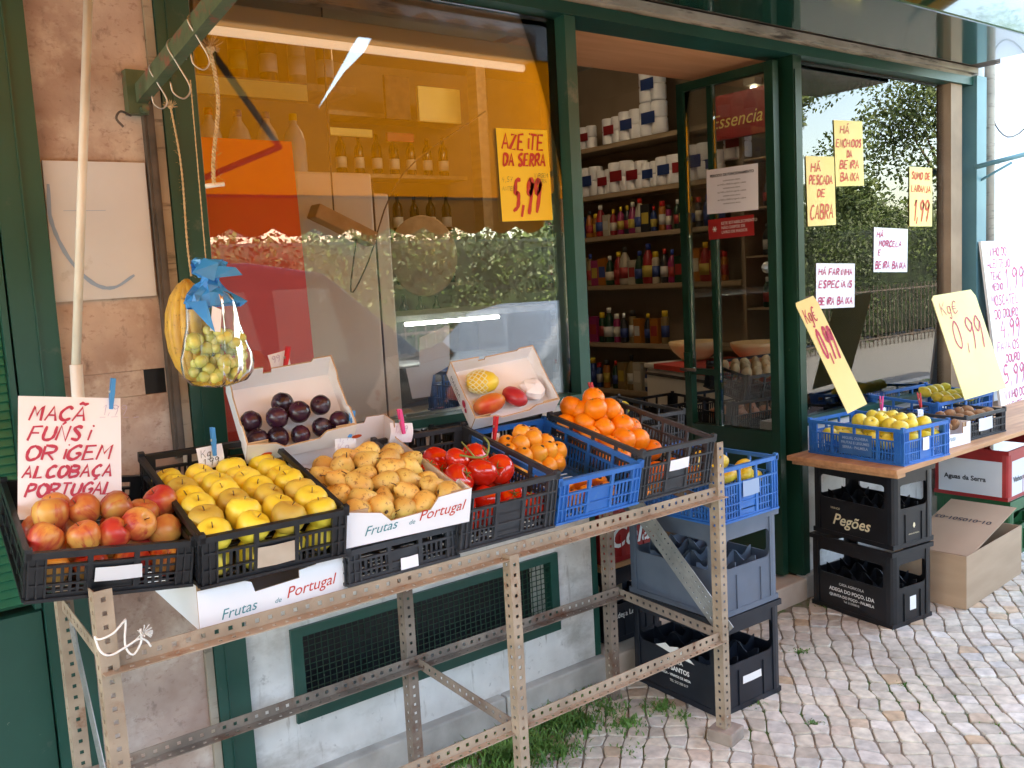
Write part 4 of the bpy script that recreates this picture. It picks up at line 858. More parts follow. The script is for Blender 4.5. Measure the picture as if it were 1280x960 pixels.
def heap(kind, Mc, nx, ny, x0, x1, y0, y1, z, group, desc, where, s=1, jit=.003, seed=1, tilt=35, kinds=None, skip=None, stag=True, layer=''):
    r = random.Random(seed)
    for j in range(ny):
        n_ = nx-(1 if stag and j % 2 else 0)
        for i in range(n_):
            if skip and skip(i, j): continue
            sx = (x1-x0)/max(nx-1, 1); x = x0+sx*(i+(.5 if stag and j % 2 else 0)); y = y0+(y1-y0)*(j/max(ny-1, 1))
            zz = z(x, y) if callable(z) else z
            kd = kind if not kinds else (kinds[r.randrange(len(kinds))])
            M = Mc @ T(x+r.uniform(-jit, jit), y+r.uniform(-jit, jit), zz+r.uniform(-jit, jit)*1.5)
            fruit(kd, M, '%s in %s, %s from left, %s row from front%s' % (desc, where, ORD[i], ORD[j], layer), desc.split()[-1], group, s*r.uniform(.94, 1.06), (r.uniform(-tilt, tilt), r.uniform(-tilt, tilt), r.uniform(0, 360)), r)
heap('golden_apple', YL, 4, 7, .042, .282, .040, .395, lambda x, y: .096-.03*max(0, y-.2)/.2, 'yellow apples in the black crate', 'yellow apple', 'black crate', s=1.06, seed=2, kinds=['golden_apple']*4+['russet_apple'], stag=False, tilt=22)
heap('golden_apple', YL, 4, 1, .042, .282, .036, .036, .038, 'yellow apples in the black crate', 'yellow apple', 'black crate', s=1.0, seed=3, layer=', lower layer', stag=False)
# red apples: hand placed heap
ra = [(.05, .055, .055), (.125, .05, .06), (.20, .05, .058), (.27, .055, .055), (.085, .12, .06), (.16, .12, .062), (.235, .12, .06), (.285, .17, .06), (.05, .18, .058), (.12, .19, .06), (.20, .19, .06), (.05, .27, .06), (.13, .27, .06), (.21, .27, .06), (.28, .26, .06),
      (.04, .085, .112), (.11, .07, .118), (.165, .075, .118), (.215, .09, .128), (.275, .10, .105), (.06, .165, .135), (.125, .17, .14), (.185, .155, .145), (.24, .16, .125), (.285, .19, .14), (.20, .23, .12), (.08, .24, .12)]
for i, (x, y, z) in enumerate(ra):
    r = random.Random(i+50); lay = 'upper' if z > .1 else 'lower'
    fruit('red_apple', AP @ T(x, y-.006*(z > .1), z-.018), 'red and yellow apple in low black crate, %s from front left, %s layer' % (ORD[i if i < 15 else i-15], lay), 'apple', 'red apples in the low black crate', r.uniform(.92, 1.06), (r.uniform(-50, 50), r.uniform(-50, 50), r.uniform(0, 360)))
heap('pear', PR, 5, 6, .042, .293, .038, .305, lambda x, y: .060+.024*math.exp(-((x-.18)**2+(y-.24)**2)/.012), 'russet pears in the white carton', 'russet pear', 'white carton', s=1.04, seed=5, jit=.007, tilt=120)
heap('pear', PR, 5, 5, .05, .285, .05, .28, .035, 'russet pears in the white carton', 'russet pear', 'white carton', s=1.0, seed=6, jit=.004, tilt=90, layer=', lower layer')
tms = [(.055, .05, .05), (.13, .045, .05), (.205, .045, .05), (.265, .05, .048), (.09, .12, .06), (.17, .12, .06), (.25, .115, .055), (.055, .19, .07), (.13, .20, .075), (.21, .19, .07), (.265, .20, .07), (.06, .28, .08), (.14, .28, .08), (.22, .27, .08),
       (.10, .16, .118), (.175, .155, .125), (.245, .165, .12), (.14, .225, .142), (.215, .235, .14), (.25, .29, .12), (.07, .34, .09), (.15, .34, .10), (.05, .24, .12)]
for i, (x, y, z) in enumerate(tms):
    r = random.Random(i+90); fruit('tomato', TM @ T(x, y, z), 'ripe red tomato in the deep grey crate, %s from front left, %s layer' % (ORD[i if i < 14 else i-14], 'upper' if z > .115 or i > 13 else 'lower'), 'tomato', 'tomatoes in the deep grey crate', r.uniform(.98, 1.22), (r.uniform(-60, 60), r.uniform(-50, 50), r.uniform(0, 360)))
vine = MB(); vine.tube(smooth_pts([(.13, .20, .17), (.16, .17, .168), (.19, .16, .172), (.22, .19, .19), (.225, .22, .20)]), .003, 7); vine.tube(smooth_pts([(.16, .17, .168), (.155, .2, .185), (.17, .25, .185)]), .0022, 6)
vine.build('tomato_vine', 'stem_green', M=TM, smooth=True, label='green vine stalk lying across the ripe tomatoes', cat='stalk')
lqs = [(a-.02, b+.03) for a, b in [(.07, .20), (.12, .19), (.17, .185), (.215, .20), (.05, .25), (.10, .245), (.15, .24), (.20, .245), (.25, .25), (.075, .30), (.125, .30), (.175, .30), (.225, .30)]]
for i, (x, y) in enumerate(lqs):
    fruit('loquat', BL @ T(x, y, .066), 'orange loquat in the blue crate, %s from front left, lower layer' % ORD[i], 'loquat', 'loquats in the blue crate', 1.28)
for i, (x, y, z) in enumerate([(.09, .21, .108), (.14, .205, .112), (.19, .215, .11), (.07, .26, .11), (.115, .255, .128), (.165, .26, .135), (.215, .26, .115), (.10, .305, .115), (.15, .30, .142), (.20, .305, .125), (.235, .22, .10)]):
    fruit('loquat', BL @ T(x-.02, y+.03, z-.006), 'orange loquat heaped in the blue crate, %s from front left, upper layer' % ORD[i], 'loquat', 'loquats in the blue crate', 1.28)
for i, (x, y) in enumerate([(.05, .05), (.11, .05), (.17, .06), (.24, .05), (.08, .11), (.14, .12), (.20, .12), (.26, .11)]):
    fruit('loquat', BL @ T(x, y, .03), 'orange loquat under the paper at the front of the blue crate, %s' % ('%s from left' % ORD[i]), 'loquat', 'loquats in the blue crate', 1.28)
b = MB(); b.add([(x, y, .05+.03*(y > .1)+.006*math.sin(x*60)) for y in (.02, .10, .17) for x in (.02, .08, .15, .22, .30)], [(j*5+i, j*5+i+1, (j+1)*5+i+1, (j+1)*5+i) for j in range(2) for i in range(4)])
b.build('plastic_sheet', 'film', M=BL, label='clear wrinkled plastic sheet in the front of the blue loquat crate', cat='plastic sheet')
ors = [(x, y, .05) for y in (.04, .11) for x in (.045, .12, .195, .27)] + [(.04+.075*i, .18+.07*j, .085+.01*j) for j in range(3) for i in range(4)] + [(.08, .15, .13), (.15, .16, .14), (.22, .16, .13), (.06, .22, .145), (.13, .225, .16), (.20, .22, .16), (.265, .235, .14), (.09, .28, .165), (.16, .285, .18), (.23, .29, .165), (.05, .33, .15), (.12, .33, .19), (.185, .34, .19), (.27, .33, .16), (.13, .27, .215), (.19, .27, .205), (.10, .36, .20), (.15, .31, .235)]
for i, (x, y, z) in enumerate(ors):
    lay = 'front hollow' if i < 8 else ('lower layer' if i < 20 else 'heap on top'); k_ = i if i < 8 else (i-8 if i < 20 else i-20)
    dx_ = (-.022 if i > 19 else 0); dy_ = (.045 if i > 19 else (.02 if i > 7 else 0)); fruit('orange', TG @ T(max(.036, x+dx_+rnd.uniform(-.004, .004)), y+dy_, z-.03), 'orange in the dark crate at the rack end, %s from front left, %s' % (ORD[k_], lay), 'orange', 'oranges heaped in the dark crate', rnd.uniform(.96, 1.1))
for i, (x, y, z) in enumerate([(.03, .055, .045), (.085, .05, .045), (.145, .045, .045), (.205, .055, .045), (.26, .065, .045), (.03, .115, .045), (.095, .10, .065), (.155, .105, .062), (.125, .155, .045), (.22, .12, .055)]):
    fruit('plum', PL @ T(x*.97+.006, y-.016, z-.004), 'dark purple plum in the white carton, %s from bottom left' % ORD[i], 'plum', 'plums in the white carton', rnd.uniform(.86, 1.0), (rnd.uniform(-90, 90), rnd.uniform(-90, 90), 0))
# mangoes
def mango(M, m, label, s=1, net=False):
    b = MB(); b.lathe([(0, -.052), (.014, -.049), (.030, -.034), (.037, -.012), (.037, .010), (.031, .032), (.018, .047), (.006, .052), (0, .052)], 22, sq=(1, .82)); o = b.build('mango', m, M=M @ Matrix.Scale(s, 4), smooth=True, label=label, cat='mango', group='fruit in the tilted mango carton')
    if net:
        nb_ = MB(); 
        for k in range(12):
            for sg in (1, -1):
                pts = []
                for t in range(13):
                    u = t/12; z = -.006+u*.056; rr_ = .0405*math.sqrt(max(0, 1-((z)/.060)**2)); a = k*math.pi/6+sg*u*1.6; pts.append((rr_*math.cos(a), rr_*.84*math.sin(a), z))
                nb_.tube(pts, .0016, 5, cap=False)
        nb_.build('foam_net', 'foam_net', o, smooth=True)
    return o
mango(MG @ T(.085, .135, .040) @ RZ(-100) @ RX(90) @ RY(0), 'mango_yellow', 'yellow mango in a white foam net, upper left in its carton', 1.0, True)
mango(MG @ T(.075, .055, .036) @ RY(75) @ RZ(10), 'mango_red', 'red and green mango at the lower left of the tilted carton', 1.0)
mango(MG @ T(.165, .06, .038) @ RY(30) @ RX(60), 'mango_dark', 'deep red mango with a round label at the middle of its carton', .9)
b = MB(); rr = random.Random(8)
b.lathe([(0, -.03), (.03, -.02), (.04, 0), (.03, .02), (0, .03)], 14); b.v = [(x+rr.uniform(-.006, .006), y+rr.uniform(-.006, .006), z*.8) for x, y, z in b.v]; b.build('tissue_paper', 'white_card', M=MG @ T(.235, .075, .035), label='crumpled white tissue in the right of the mango carton', cat='tissue')
for i, (x, y, z) in enumerate([(.06, .07, .15), (.14, .07, .15), (.22, .06, .14), (.28, .11, .15), (.09, .15, .155), (.17, .15, .16), (.25, .19, .16), (.07, .24, .15), (.15, .24, .16), (.23, .27, .17), (.26, .05, .12)]):
    o = mango(OB @ T(x, y, z-.01) @ RY(80) @ RZ(rnd.uniform(0, 360)), 'mango_yellow', 'golden mango in the tall blue crate, %s from front left' % ORD[i], .8); o['group'] = 'golden mangoes in the tall blue crate'
# right stall fruit
la = [(x, y, .06) for y in (.05, .12, .19) for x in (.05, .12, .19, .235)]+[(.05, .26, .06), (.12, .26, .06), (.19, .26, .06), (.23, .27, .07)]+[(.07, .07, .118), (.14, .08, .12), (.21, .07, .118), (.10, .14, .12), (.17, .15, .13), (.225, .15, .12), (.13, .21, .13), (.20, .215, .13), (.05, .33, .06), (.12, .34, .07), (.19, .33, .075), (.05, .40, .06), (.12, .41, .07), (.06, .20, .125), (.09, .28, .125), (.17, .28, .13), (.225, .28, .12)]
for i, (x, y, z) in enumerate(la):
    fruit('golden_apple', LM @ T(x*1.22, y, z+.018), 'yellow-green apple in plank crate, %s from front left, %s layer' % (ORD[i if i < 16 else i-16], 'lower' if i < 16 else 'upper'), 'apple', 'yellow-green apples in the plank crate', rnd.uniform(.9, 1.0))
for i in range(9):
    fruit('kiwi', KW @ T(.04+.075*(i % 3), .05+.09*(i//3), .085) @ RX(80), 'brown kiwi in the small white carton, %s from left, %s row from front' % (ORD[i % 3], ORD[i//3]), 'kiwi', 'kiwis in the white carton')
for i in range(8):
    fruit('kiwi', DK @ T(.04+.08*(i % 4), .05+.10*(i//4), .095) @ RX(80), 'brown kiwi in the dark plank crate, %s from left, %s row from front' % (ORD[i % 4], ORD[i//4]), 'kiwi', 'kiwis in the dark grey crate')
for i in range(14):
    fruit('lemon', LE @ T(.18+.06*(i % 5)+(.03 if i > 4 else 0), .05+.07*(i//5), .12+.02*(i > 9)), 'bright lemon in the dark blue crate, %s from left, %s row from front' % (ORD[i % 5], ORD[i//5]), 'lemon', 'lemons in the dark blue crate', 1.05, (rnd.uniform(50, 120), 0, rnd.uniform(0, 180)))
fruit('lemon', frame(2.56, 2.60, 1.02), 'single bright lemon behind the heaped oranges', 'lemon', 'lemon behind the oranges', 1.1, (80, 0, 30))

# ------------------------------------------------------------------ bananas and the bag
BP = at(233, 352, 1, 2.30)
bn = root('banana_bunch', 'bunch of ripe spotted bananas hanging behind the clear fruit bag', 'bananas', T(*BP))
for k in range(7):
    a = k*13-20; pts = []; rs = []
    for t in range(9):
        u = t/8; an = math.pi*(.04+.90*u); rad = .105+.006*(k % 2); pts.append((.016-rad*.55*math.sin(an), 0, -.125+ .125*math.cos(an))); rs.append(.004+.0145*math.sin(math.pi*min(1, .08+.9*u))**.6)
    b = MB(); b.tube(pts, rs, 7); b.build('banana', 'banana_skin', bn, True, M=RZ(k*27-50))
bg = at(263, 352, 1, 2.2)
bag = root('fruit_bag', 'clear plastic bag of greengages tied with blue top, hanging by the window', 'bag', T(bg.x, bg.y, bg.z) @ Matrix.Diagonal((1.38, 1.0, 1.05, 1)))
b = MB(); rr = random.Random(12); b.lathe([(.012, -.005), (.02, -.02), (.036, -.03), (.043, -.045), (.045, -.07), (.047, -.10), (.051, -.125), (.056, -.15), (.061, -.17), (.064, -.19), (.062, -.212), (.048, -.232), (.012, -.243)], 64, sq=(1, .62))
b.v = [(x*(1+.07*math.sin(7*math.atan2(y, x)+z*14)*(1 if z > -.19 else .4))+rr.uniform(-.0012, .0012), y*(1+.10*math.sin(9*math.atan2(y, x)-z*22))+rr.uniform(-.0012, .0012), z) for x, y, z in b.v]; b.build('bag_film', 'film', bag, True)
b = MB(); b.lathe([(.044, -.048), (.046, -.042), (.036, -.026), (.018, -.010), (.010, .004), (.017, .012), (.022, .022), (.027, .032), (.024, .044)], 22, sq=(1, .5)); rr = random.Random(3)
b.v = [(x+rr.uniform(-.006, .006), y+rr.uniform(-.005, .005), z+rr.uniform(-.006, .006)) for x, y, z in b.v]
b.add([(-.03, -.02, .02), (.0, -.028, .0), (.006, -.026, .036), (-.012, -.024, .046)], [(0, 1, 2, 3)]); b.add([(.0, -.02, .006), (.044, -.01, .01), (.040, -.012, .026), (.010, -.022, .03)], [(0, 1, 2, 3)])
b.add([(-.046, -.02, -.038), (-.018, -.032, -.036), (-.010, -.030, -.10), (-.018, -.034, -.085)], [(0, 1, 2, 3)])
b.v = [(x*1.15+.004*math.sin(z*260+y*90), y*1.2+.004*math.sin(x*230), z*1.15) for x, y, z in b.v]; b.build('blue_top', 'bag_blue', bag)
b = MB(); b.slab([(-.012, -.11), (.006, -.115), (.012, -.065), (-.004, -.055)], .001, M=T(-.006, -.036, 0)); b.build('label_tag', 'paper', bag)
rr = random.Random(21)
for i in range(66):
    while True:
        x, y, z = rr.uniform(-.05, .05), rr.uniform(-.03, .03), rr.uniform(-.222, -.110)
        if (x/.05)**2+(y/.028)**2 < 1 and rr.random() < 1-.5*(z+.22)/.1: break
    fruit('greengage', T(bg.x+x*1.42, bg.y+y, bg.z+z*1.04), 'small greenish yellow plum inside the clear hanging bag', 'fruit', 'greengages in the hanging bag', rr.uniform(.80, 1.22))

# ------------------------------------------------------------------ pegs, tags, signs
def peg(M, m, label):
    b = MB(); b.slab([(-.004, -.036), (.004, -.036), (.005, .0), (.004, .036), (-.004, .036), (-.005, 0)], .0035, M=T(0, -.006, 0) @ RX(4)); b.slab([(-.004, -.036), (.004, -.036), (.005, .0), (.004, .036), (-.004, .036), (-.005, 0)], .0035, M=T(0, .003, 0) @ RX(-4))
    o = b.build('clothes_peg', m, M=M, label=label, cat='peg', group='clothes pegs holding price tags'); s = MB(); s.tube([(-.007, .001, .004), (.007, .001, .004)], .0035, 8); s.build('spring', 'steel', o, True); return o
def paper(name, w, h, M, m, label, cat='sign', bend=0, t=.0006, shape=None, group=None):
    b = MB(); n = 8; vs = []; 
    for side in (0, t):
        for j in range(n+1):
            v = j/n
            for i in range(n+1):
                u_ = i/n; vs.append((w*u_, side-bend*math.sin(math.pi*v)*1.0-bend*.5*math.sin(math.pi*u_*1.0), h*v))
    N1 = (n+1)**2; fs = []
    for j in range(n):
        for i in range(n):
            a = j*(n+1)+i; fs += [(a, a+1, a+n+2, a+n+1), (N1+a+1, N1+a, N1+a+n+1, N1+a+n+2)]
    edge = [i for i in range(n+1)] + [(j)*(n+1)+n for j in range(1, n+1)] + [n*(n+1)+i for i in range(n-1, -1, -1)] + [j*(n+1) for j in range(n-1, 0, -1)]
    for i in range(len(edge)): a, c = edge[i], edge[(i+1) % len(edge)]; fs.append((c, a, a+N1, c+N1))
    b.add(vs, fs); return b.build(name, m, M=M, label=label, cat=cat, group=group)
def quadM(P00, P10, P01):      # frame whose x runs P00->P10 and z runs P00->P01
    X = (P10-P00); w = X.length; X.normalize(); Z = (P01-P00); Z = Z-X*Z.dot(X); h = Z.length; Z.normalize(); Y = Z.cross(X)
    return Matrix(((X.x, Y.x, Z.x, P00.x), (X.y, Y.y, Z.y, P00.y), (X.z, Y.z, Z.z, P00.z), (0, 0, 0, 1))), w, h
def lettering(parent, mbs, m, dy=-.0012):
    return mbs.build('lettering', m, parent, M=T(0, dy, 0))
# apple sign
P00 = at(22, 650, 1, 2.20); P01 = at(30, 495, 1, 2.26); P10 = P00+(at(157, 498, 1, 2.26)-P01)
M, w, h = quadM(P00, P10, P01)
sg = paper('price_sign', w, h+.0, M, 'paper', 'large white handwritten sign standing in the red apple crate', bend=.0)
b = MB()
for i, (tx, x, z, s, gp) in enumerate((('MAÇÃ', .10, .80, .115, .55), ('FUNSi', .09, .635, .12, .60), ('ORiGEM', .06, .475, .115, .84), ('ALCOBAÇA', .03, .33, .095, .88), ('PORTUGAL', .06, .18, .10, .86))):
    write(b, tx, x*w, z*h, s*h, .0062, slant=.30, sp=5.0, xs=gp*w/(sum(5 if c_ not in 'Ii' else 3.1 for c_ in tx)*s*h/6), seed=i+3, jit=.22)
lettering(sg, b, 'ink_red')
b = MB(); write(b, '1,99', w*.80, h*.86, .022, .0012, seed=4); write(b, '----', w*.76, h*.78, .03, .0012, seed=4); lettering(sg, b, 'ink_faint', -.0014)
peg(T(*at(140, 492, 1, 2.255)) @ RY(10), 'peg_blue', 'blue clothes peg on top of the large white apple sign')
def tagp(px, py, y, w, h, label, txt, ink, bend=.004, rotz=0, roty=0):
    P = at(px, py, 1, y); o = paper('price_tag', w, h, T(*P) @ RZ(rotz) @ RY(roty), 'paper', label, 'price tag', bend, group='white price tags on pegs'); b = MB()
    for i, t_ in enumerate(txt): write(b, t_, w*.1, h*(.55-.4*i), h*.33, .0016, seed=i+9, sp=4.6)
    lettering(o, b, ink, -.0015-bend*1.5); return o
tagp(249, 588, 2.29, .066, .056, 'white tag with dark handwriting clipped behind the yellow apples', ['Kg€', '1,99'], 'ink_dark', roty=-3)
peg(T(*at(267, 552, 1, 2.27)), 'peg_blue', 'bright blue peg clipped on the rim behind the yellow apples')
tagp(419, 570, 2.205, .062, .07, 'white tag with faint writing clipped on the back of the pear carton', ['1,79', 'Kg'], 'ink_faint')
peg(T(*at(439, 530, 1, 2.19)) @ RY(12), 'peg_blue', 'pale blue peg on the back edge of the pear carton')
tagp(486, 553, 2.25, .074, .055, 'curled white tag clipped behind the tomatoes', ['1,49'], 'ink_faint', bend=.008, roty=8)
peg(T(*at(502, 527, 1, 2.23)) @ RY(-8), 'peg_pink', 'pink peg holding the curled tag behind the tomatoes')
tagp(611, 560, 2.24, .030, .05, 'narrow white tag hanging below the mango carton', ['2'], 'ink_red', roty=18)
peg(T(*at(619, 535, 1, 2.22)) @ RY(10), 'peg_red', 'red peg just below the mango carton, above the loquats')
tagp(738, 525, 2.35, .045, .07, 'white tag standing behind the heap of oranges', ['1'], 'ink_red')
peg(T(*at(741, 490, 1, 2.33)) @ RY(-18), 'peg_red', 'dark red peg behind the heap of oranges')
tagp(340, 466, 2.42, .058, .05, 'small white tag above the plum carton against the red panel', ['99'], 'ink_faint', roty=-10)
peg(T(*at(358, 449, 1, 2.40)) @ RY(14), 'peg_red', 'red peg above the plum carton, in front of the red panel')
tagp(1146, 525, 2.2, .05, .05, 'white tag behind the apples on the plank, right one', ['2'], 'ink_red', roty=8); peg(T(*at(1150, 500, 1, 2.18)) @ RY(-16), 'peg_red', 'red peg on the tag behind the apples on the plank')
tagp(1098, 527, 2.3, .06, .06, 'pinkish white tag behind the apples on the plank, left one', ['2'], 'ink_pink'); peg(T(*at(1102, 505, 1, 2.28)), 'peg_pink', 'pink peg on the tag behind the apples on the plank')

# paper signs behind the glass
def glass_sign(c, m, label, ink, rows, wst, cat='sign', seed=1, y=GY+.026, slant=.15):
    P = [at(*q, 1, y) for q in c]; M, w, h = quadM(P[3], P[2], P[0]); M = T(0, 0, 0) @ M
    o = paper('paper_sign', w, h, M, m, label, cat, bend=.0, group='handwritten signs on the glass'); b = MB()
    for i, (tx, x, z, s) in enumerate(rows): write(b, tx, x*w, z*h, s*h, wst*(1.5 if s > .2 else 1), slant=slant, sp=5.2, xs=min(1.25, w*(1-2*x)/(sum(5.2 if c_ not in 'Ii1., ' else 3.2 for c_ in tx)*s*h/6)), seed=seed+i)
    lettering(o, b, ink); return o
glass_sign([(620, 160), (683, 164), (691, 275), (628, 277)], 'paper_orange', 'bright yellow olive oil sign with red lettering in the first window', 'ink_crimson', [('AZEiTE', .08, .78, .16), ('DA SERRA', .08, .60, .13), ('5,99', .22, .12, .34)], .0095, seed=5)
G1 = at(628, 240, 1, GY+.026)
b = MB(); write(b, '4,57', 0, .03, .016, .0012); write(b, 'ANTES', 0, .0, .014, .0012); write(b, 'VIRGEM', .145, .045, .014, .0012); write(b, 'EXTRA', .145, .025, .014, .0012); o = b.build('small_print', 'ink_dark', bpy.data.objects['paper_sign'], M=T(.008, -.002, .105))
glass_sign([(1007, 195), (1042, 197), (1045, 281), (1010, 283)], 'paper_yellow', 'yellow sign nearest the door post in the second window', 'ink_orange', [('HÁ', .15, .78, .12), ('PESCADA', .08, .60, .12), ('DE', .35, .42, .10), ('CABRA', .08, .10, .20)], .0088, seed=15)
glass_sign([(1041, 150), (1077, 151), (1080, 232), (1045, 233)], 'paper_yellow', 'highest yellow sign in the second window, about smoked sausages', 'ink_orange', [('HÁ', .2, .80, .12), ('ENCHIDOS', .05, .60, .11), ('DA', .4, .44, .10), ('BEIRA', .15, .27, .12), ('BAIXA', .15, .08, .12)], .0088, seed=25)
glass_sign([(1136, 208), (1164, 208), (1165, 283), (1137, 283)], 'paper_yellow', 'yellow sign at the right end of the second window', 'ink_orange', [('SUMO DE', .08, .80, .11), ('LARANJA', .06, .58, .11), ('1,99', .12, .12, .32)], .0088, seed=35)
glass_sign([(1091, 284), (1134, 284), (1134, 340), (1092, 340)], 'paper', 'white sign with pink writing in the middle of the second window', 'ink_pink', [('HÁ', .08, .78, .13), ('MORCELA', .14, .58, .13), ('E', .12, .38, .12), ('BEIRA BAIXA', .04, .08, .16)], .0078, seed=45)
glass_sign([(1018, 329), (1068, 328), (1068, 384), (1020, 386)], 'paper', 'white sign with pink writing low beside the door post', 'ink_pink', [('HÁ FARINHA', .06, .74, .14), ('ESPECiAiS', .06, .46, .15), ('BEIRA BAIXA', .05, .08, .16)], .0078, seed=55)
# notices on the door leaf
def leaf_sign(c, m, label): 
    P = [at(*q, 0, LX-.026) for q in c]; M, w, h = quadM(P[3], P[2], P[0]); return paper('door_notice', w, h, M, m, label, 'notice', bend=0, group='notices on the door leaf'), w, h
o, w, h = leaf_sign([(882, 213), (948, 200), (948, 262), (884, 268)], 'paper', 'white printed opening hours notice taped to the door leaf')
printed('PERIODO DE FUNCIONAMENTO', w*.058, 'lettering', 'ink_dark', o, T(w*.5, -.0015, h*.82), align='CENTER', bold=.0006)
for i in range(7): printed('das 9h00 as 20h00 de segunda a sabado' if i % 2 else 'estabelecimento aberto', w*.035, 'lettering', 'ink_dark', o, T(w*.5, -.0015, h*(.7-.085*i)), align='CENTER')
o, w, h = leaf_sign([(886, 275), (943, 268), (943, 294), (886, 300)], 'red_plastic', 'small red and white sticker notice under the opening hours')
for i, tx in enumerate(('ESTE ESTABELECIMENTO', 'NÃO DISPÕE DE', 'LIVRO DE FIADOS')): printed(tx, w*.07, 'lettering', 'ink_white', o, T(w*.30, -.0015, h*(.68-.22*i)))
b = MB()
for k_ in range(3): a = k_*60; b.slab([(-.018*h*8, -.002), (.018*h*8, -.002), (.018*h*8, .002), (-.018*h*8, .002)], .0004, M=T(w*.15, -.0015-.0003*k_, h*.5) @ RY(a))
b.build('star_mark', 'ink_white', o)
# big price cards leaning on the plank crates
def price_card(P00, P10, P01, label, seed):
    M, w, h = quadM(P00, P10, P01); b = MB(); b.slab([(0, 0), (w, 0), (w, h*.93), (w*.93, h), (w*.06, h), (0, h*.97)], .003, mf=0, me=0)
    o = b.build('price_card', 'paper_pale', M=M, label=label, cat='price card', group='yellow price cards on the plank'); b = MB()
    write(b, 'Kg€', w*.10, h*.80, h*.12, .0050, slant=.1, sp=4.8, seed=seed, xs=min(1, w*.55/(14.4*h*.12/6))); write(b, '0,99', w*.20, h*.47, h*.26, .0090, slant=.05, sp=4.6, seed=seed, xs=min(1, w*.72/(16.7*h*.26/6))); lettering(o, b, 'ink_red'); return o
price_card(at(1060, 517, 1, 2.10), at(1084, 505, 1, 2.08), at(1001, 376, 1, 2.28), 'pale yellow 0,99 price card turned edgewise in the apple crate', 60)
price_card(at(1206, 500, 1, 2.14), at(1258, 485, 1, 2.12), at(1164, 370, 1, 2.30), 'wide pale yellow 0,99 price card leaning in the lemon crate', 61)
# wine price board on the right
P00 = at(1250, 490, 1, 2.36); P01 = at(1219, 302, 1, 2.46); P10 = P00+Vector((.62, .02, .0))
M, w, h = quadM(P00, P10, P01); h *= 1.0
bd = root('wine_price_board', 'white board of handwritten wine prices leaning at the right edge', 'price board', M)
b = MB(); b.slab([(0, -.25), (w, -.25), (w, h), (0, h)], .008); b.build('board_panel', 'paper', bd)
b = MB(); b.box((-.012, -.002, -.25), (-.001, .012, h)); b.build('edge_strip', 'white_plastic', bd)
b = MB(); hh = h
for i, (tx, x, z, s) in enumerate((('VINHO DO', .05, .90, .055), ('ALENTEJO', .05, .82, .055), ('TEAC', .09, .74, .05), ('MEDIO', .09, .67, .045), ('1,99', .36, .68, .13), ('MOSCATEL', .05, .57, .065), ('DO DOURO', .08, .48, .06), ('4,99', .16, .355, .11), ('FAVAIOS', .05, .26, .065), ('DOURO', .20, .18, .055), ('5,99', .10, .04, .12), ('VINHO DO', .08, -.06, .055), ('ALENTEJO', .08, -.14, .055))):
    write(b, tx, x*w, z*hh, s*hh, (.0125 if s > .1 else .0085), seed=i+70, sp=4.9)
for z in (.645, .335, .01): stroke(b, [(0, z*hh), (w, z*hh)], .0015, T(0, -.0005, 0))
lettering(bd, b, 'ink_pink')

# ------------------------------------------------------------------ inside the shop
def lathe_thing(name, prof, m, M, label, cat, group, cap=None, n=12, lab=None):
    b = MB(); b.lathe(prof, n); o = b.build(name, m, M=M, smooth=True, label=label, cat=cat, group=group)
    if cap: c = MB(); c.lathe(cap, n); c.build('cap', 'cap_'+str(rnd.randrange(5)), o, True)
    if lab: c = MB(); c.lathe([(lab[0], lab[1]), (lab[0], lab[2])], n); c.build('label', 'lab_'+str(rnd.randrange(5)), o, True)
    return o
for i, c in enumerate(((.55, .02, .02), (.7, .5, .04), (.75, .75, .72), (.02, .05, .3), (.03, .03, .03))): mat('cap_%d' % i, c, rough=.35)
for i, c in enumerate(((.55, .52, .44), (.32, .03, .03), (.03, .06, .22), (.45, .34, .06), (.5, .5, .48))): mat('lab_%d' % i, c, rough=.5)
for i, c in enumerate(((.008, .04, .018), (.28, .015, .02), (.40, .36, .28), (.015, .04, .16), (.36, .12, .015), (.26, .02, .10), (.02, .02, .025), (.22, .15, .06))): mat('jug_%d' % i, c, rough=.3)
mat('shelf_wood', (.30, .22, .14), (.38, .28, .18), rough=.5, scale=3, stretch=(8, 1, 8)); mat('cabinet_white', (.70, .66, .58), (.76, .72, .64), rough=.4, scale=2); mat('panel_red', (.90, .075, .04), (.93, .09, .05), rough=.45, scale=2)
mat('cloth_red', (.55, .05, .03), rough=.7); mat('bowl_clay', (.82, .52, .24), (.88, .62, .34), rough=.5, scale=9)
# wall shelving on the right hand wall, seen through the door
sh = root('wall_shelving', 'long wooden wall shelves with cleaning goods seen through the open door', 'shelves', T(5.3, 3.2, 0))
LEV = (.60, .985, 1.455, 1.855, 2.19, 2.575)
for z in LEV:
    b = MB(); b.box((0, .95, z-.035), (.30, 3.35, z)); b.build('shelf', 'shelf_wood', sh)
for z in (1.26, 1.62, 1.95, 2.28):
    b = MB(); b.box((0, -.2, z-.014), (.28, .90, z)); b.build('shelf', 'shelf_wood', sh)
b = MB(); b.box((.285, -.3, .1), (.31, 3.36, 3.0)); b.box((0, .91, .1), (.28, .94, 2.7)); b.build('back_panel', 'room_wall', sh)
kinds = [('bottle', [(.028, 0), (.032, .01), (.032, .13), (.024, .165), (.010, .185), (.010, .20)], [(.012, .19), (.012, .225), (0, .226)]), ('bottle', [(.035, 0), (.04, .01), (.042, .10), (.03, .17), (.014, .20), (.013, .215)], [(.016, .205), (.016, .24), (0, .241)]),
         ('spray_can', [(.024, 0), (.025, .004), (.025, .15), (.018, .165)], [(.019, .165), (.018, .20), (0, .201)]), ('box', None, None)]
cnt = {}
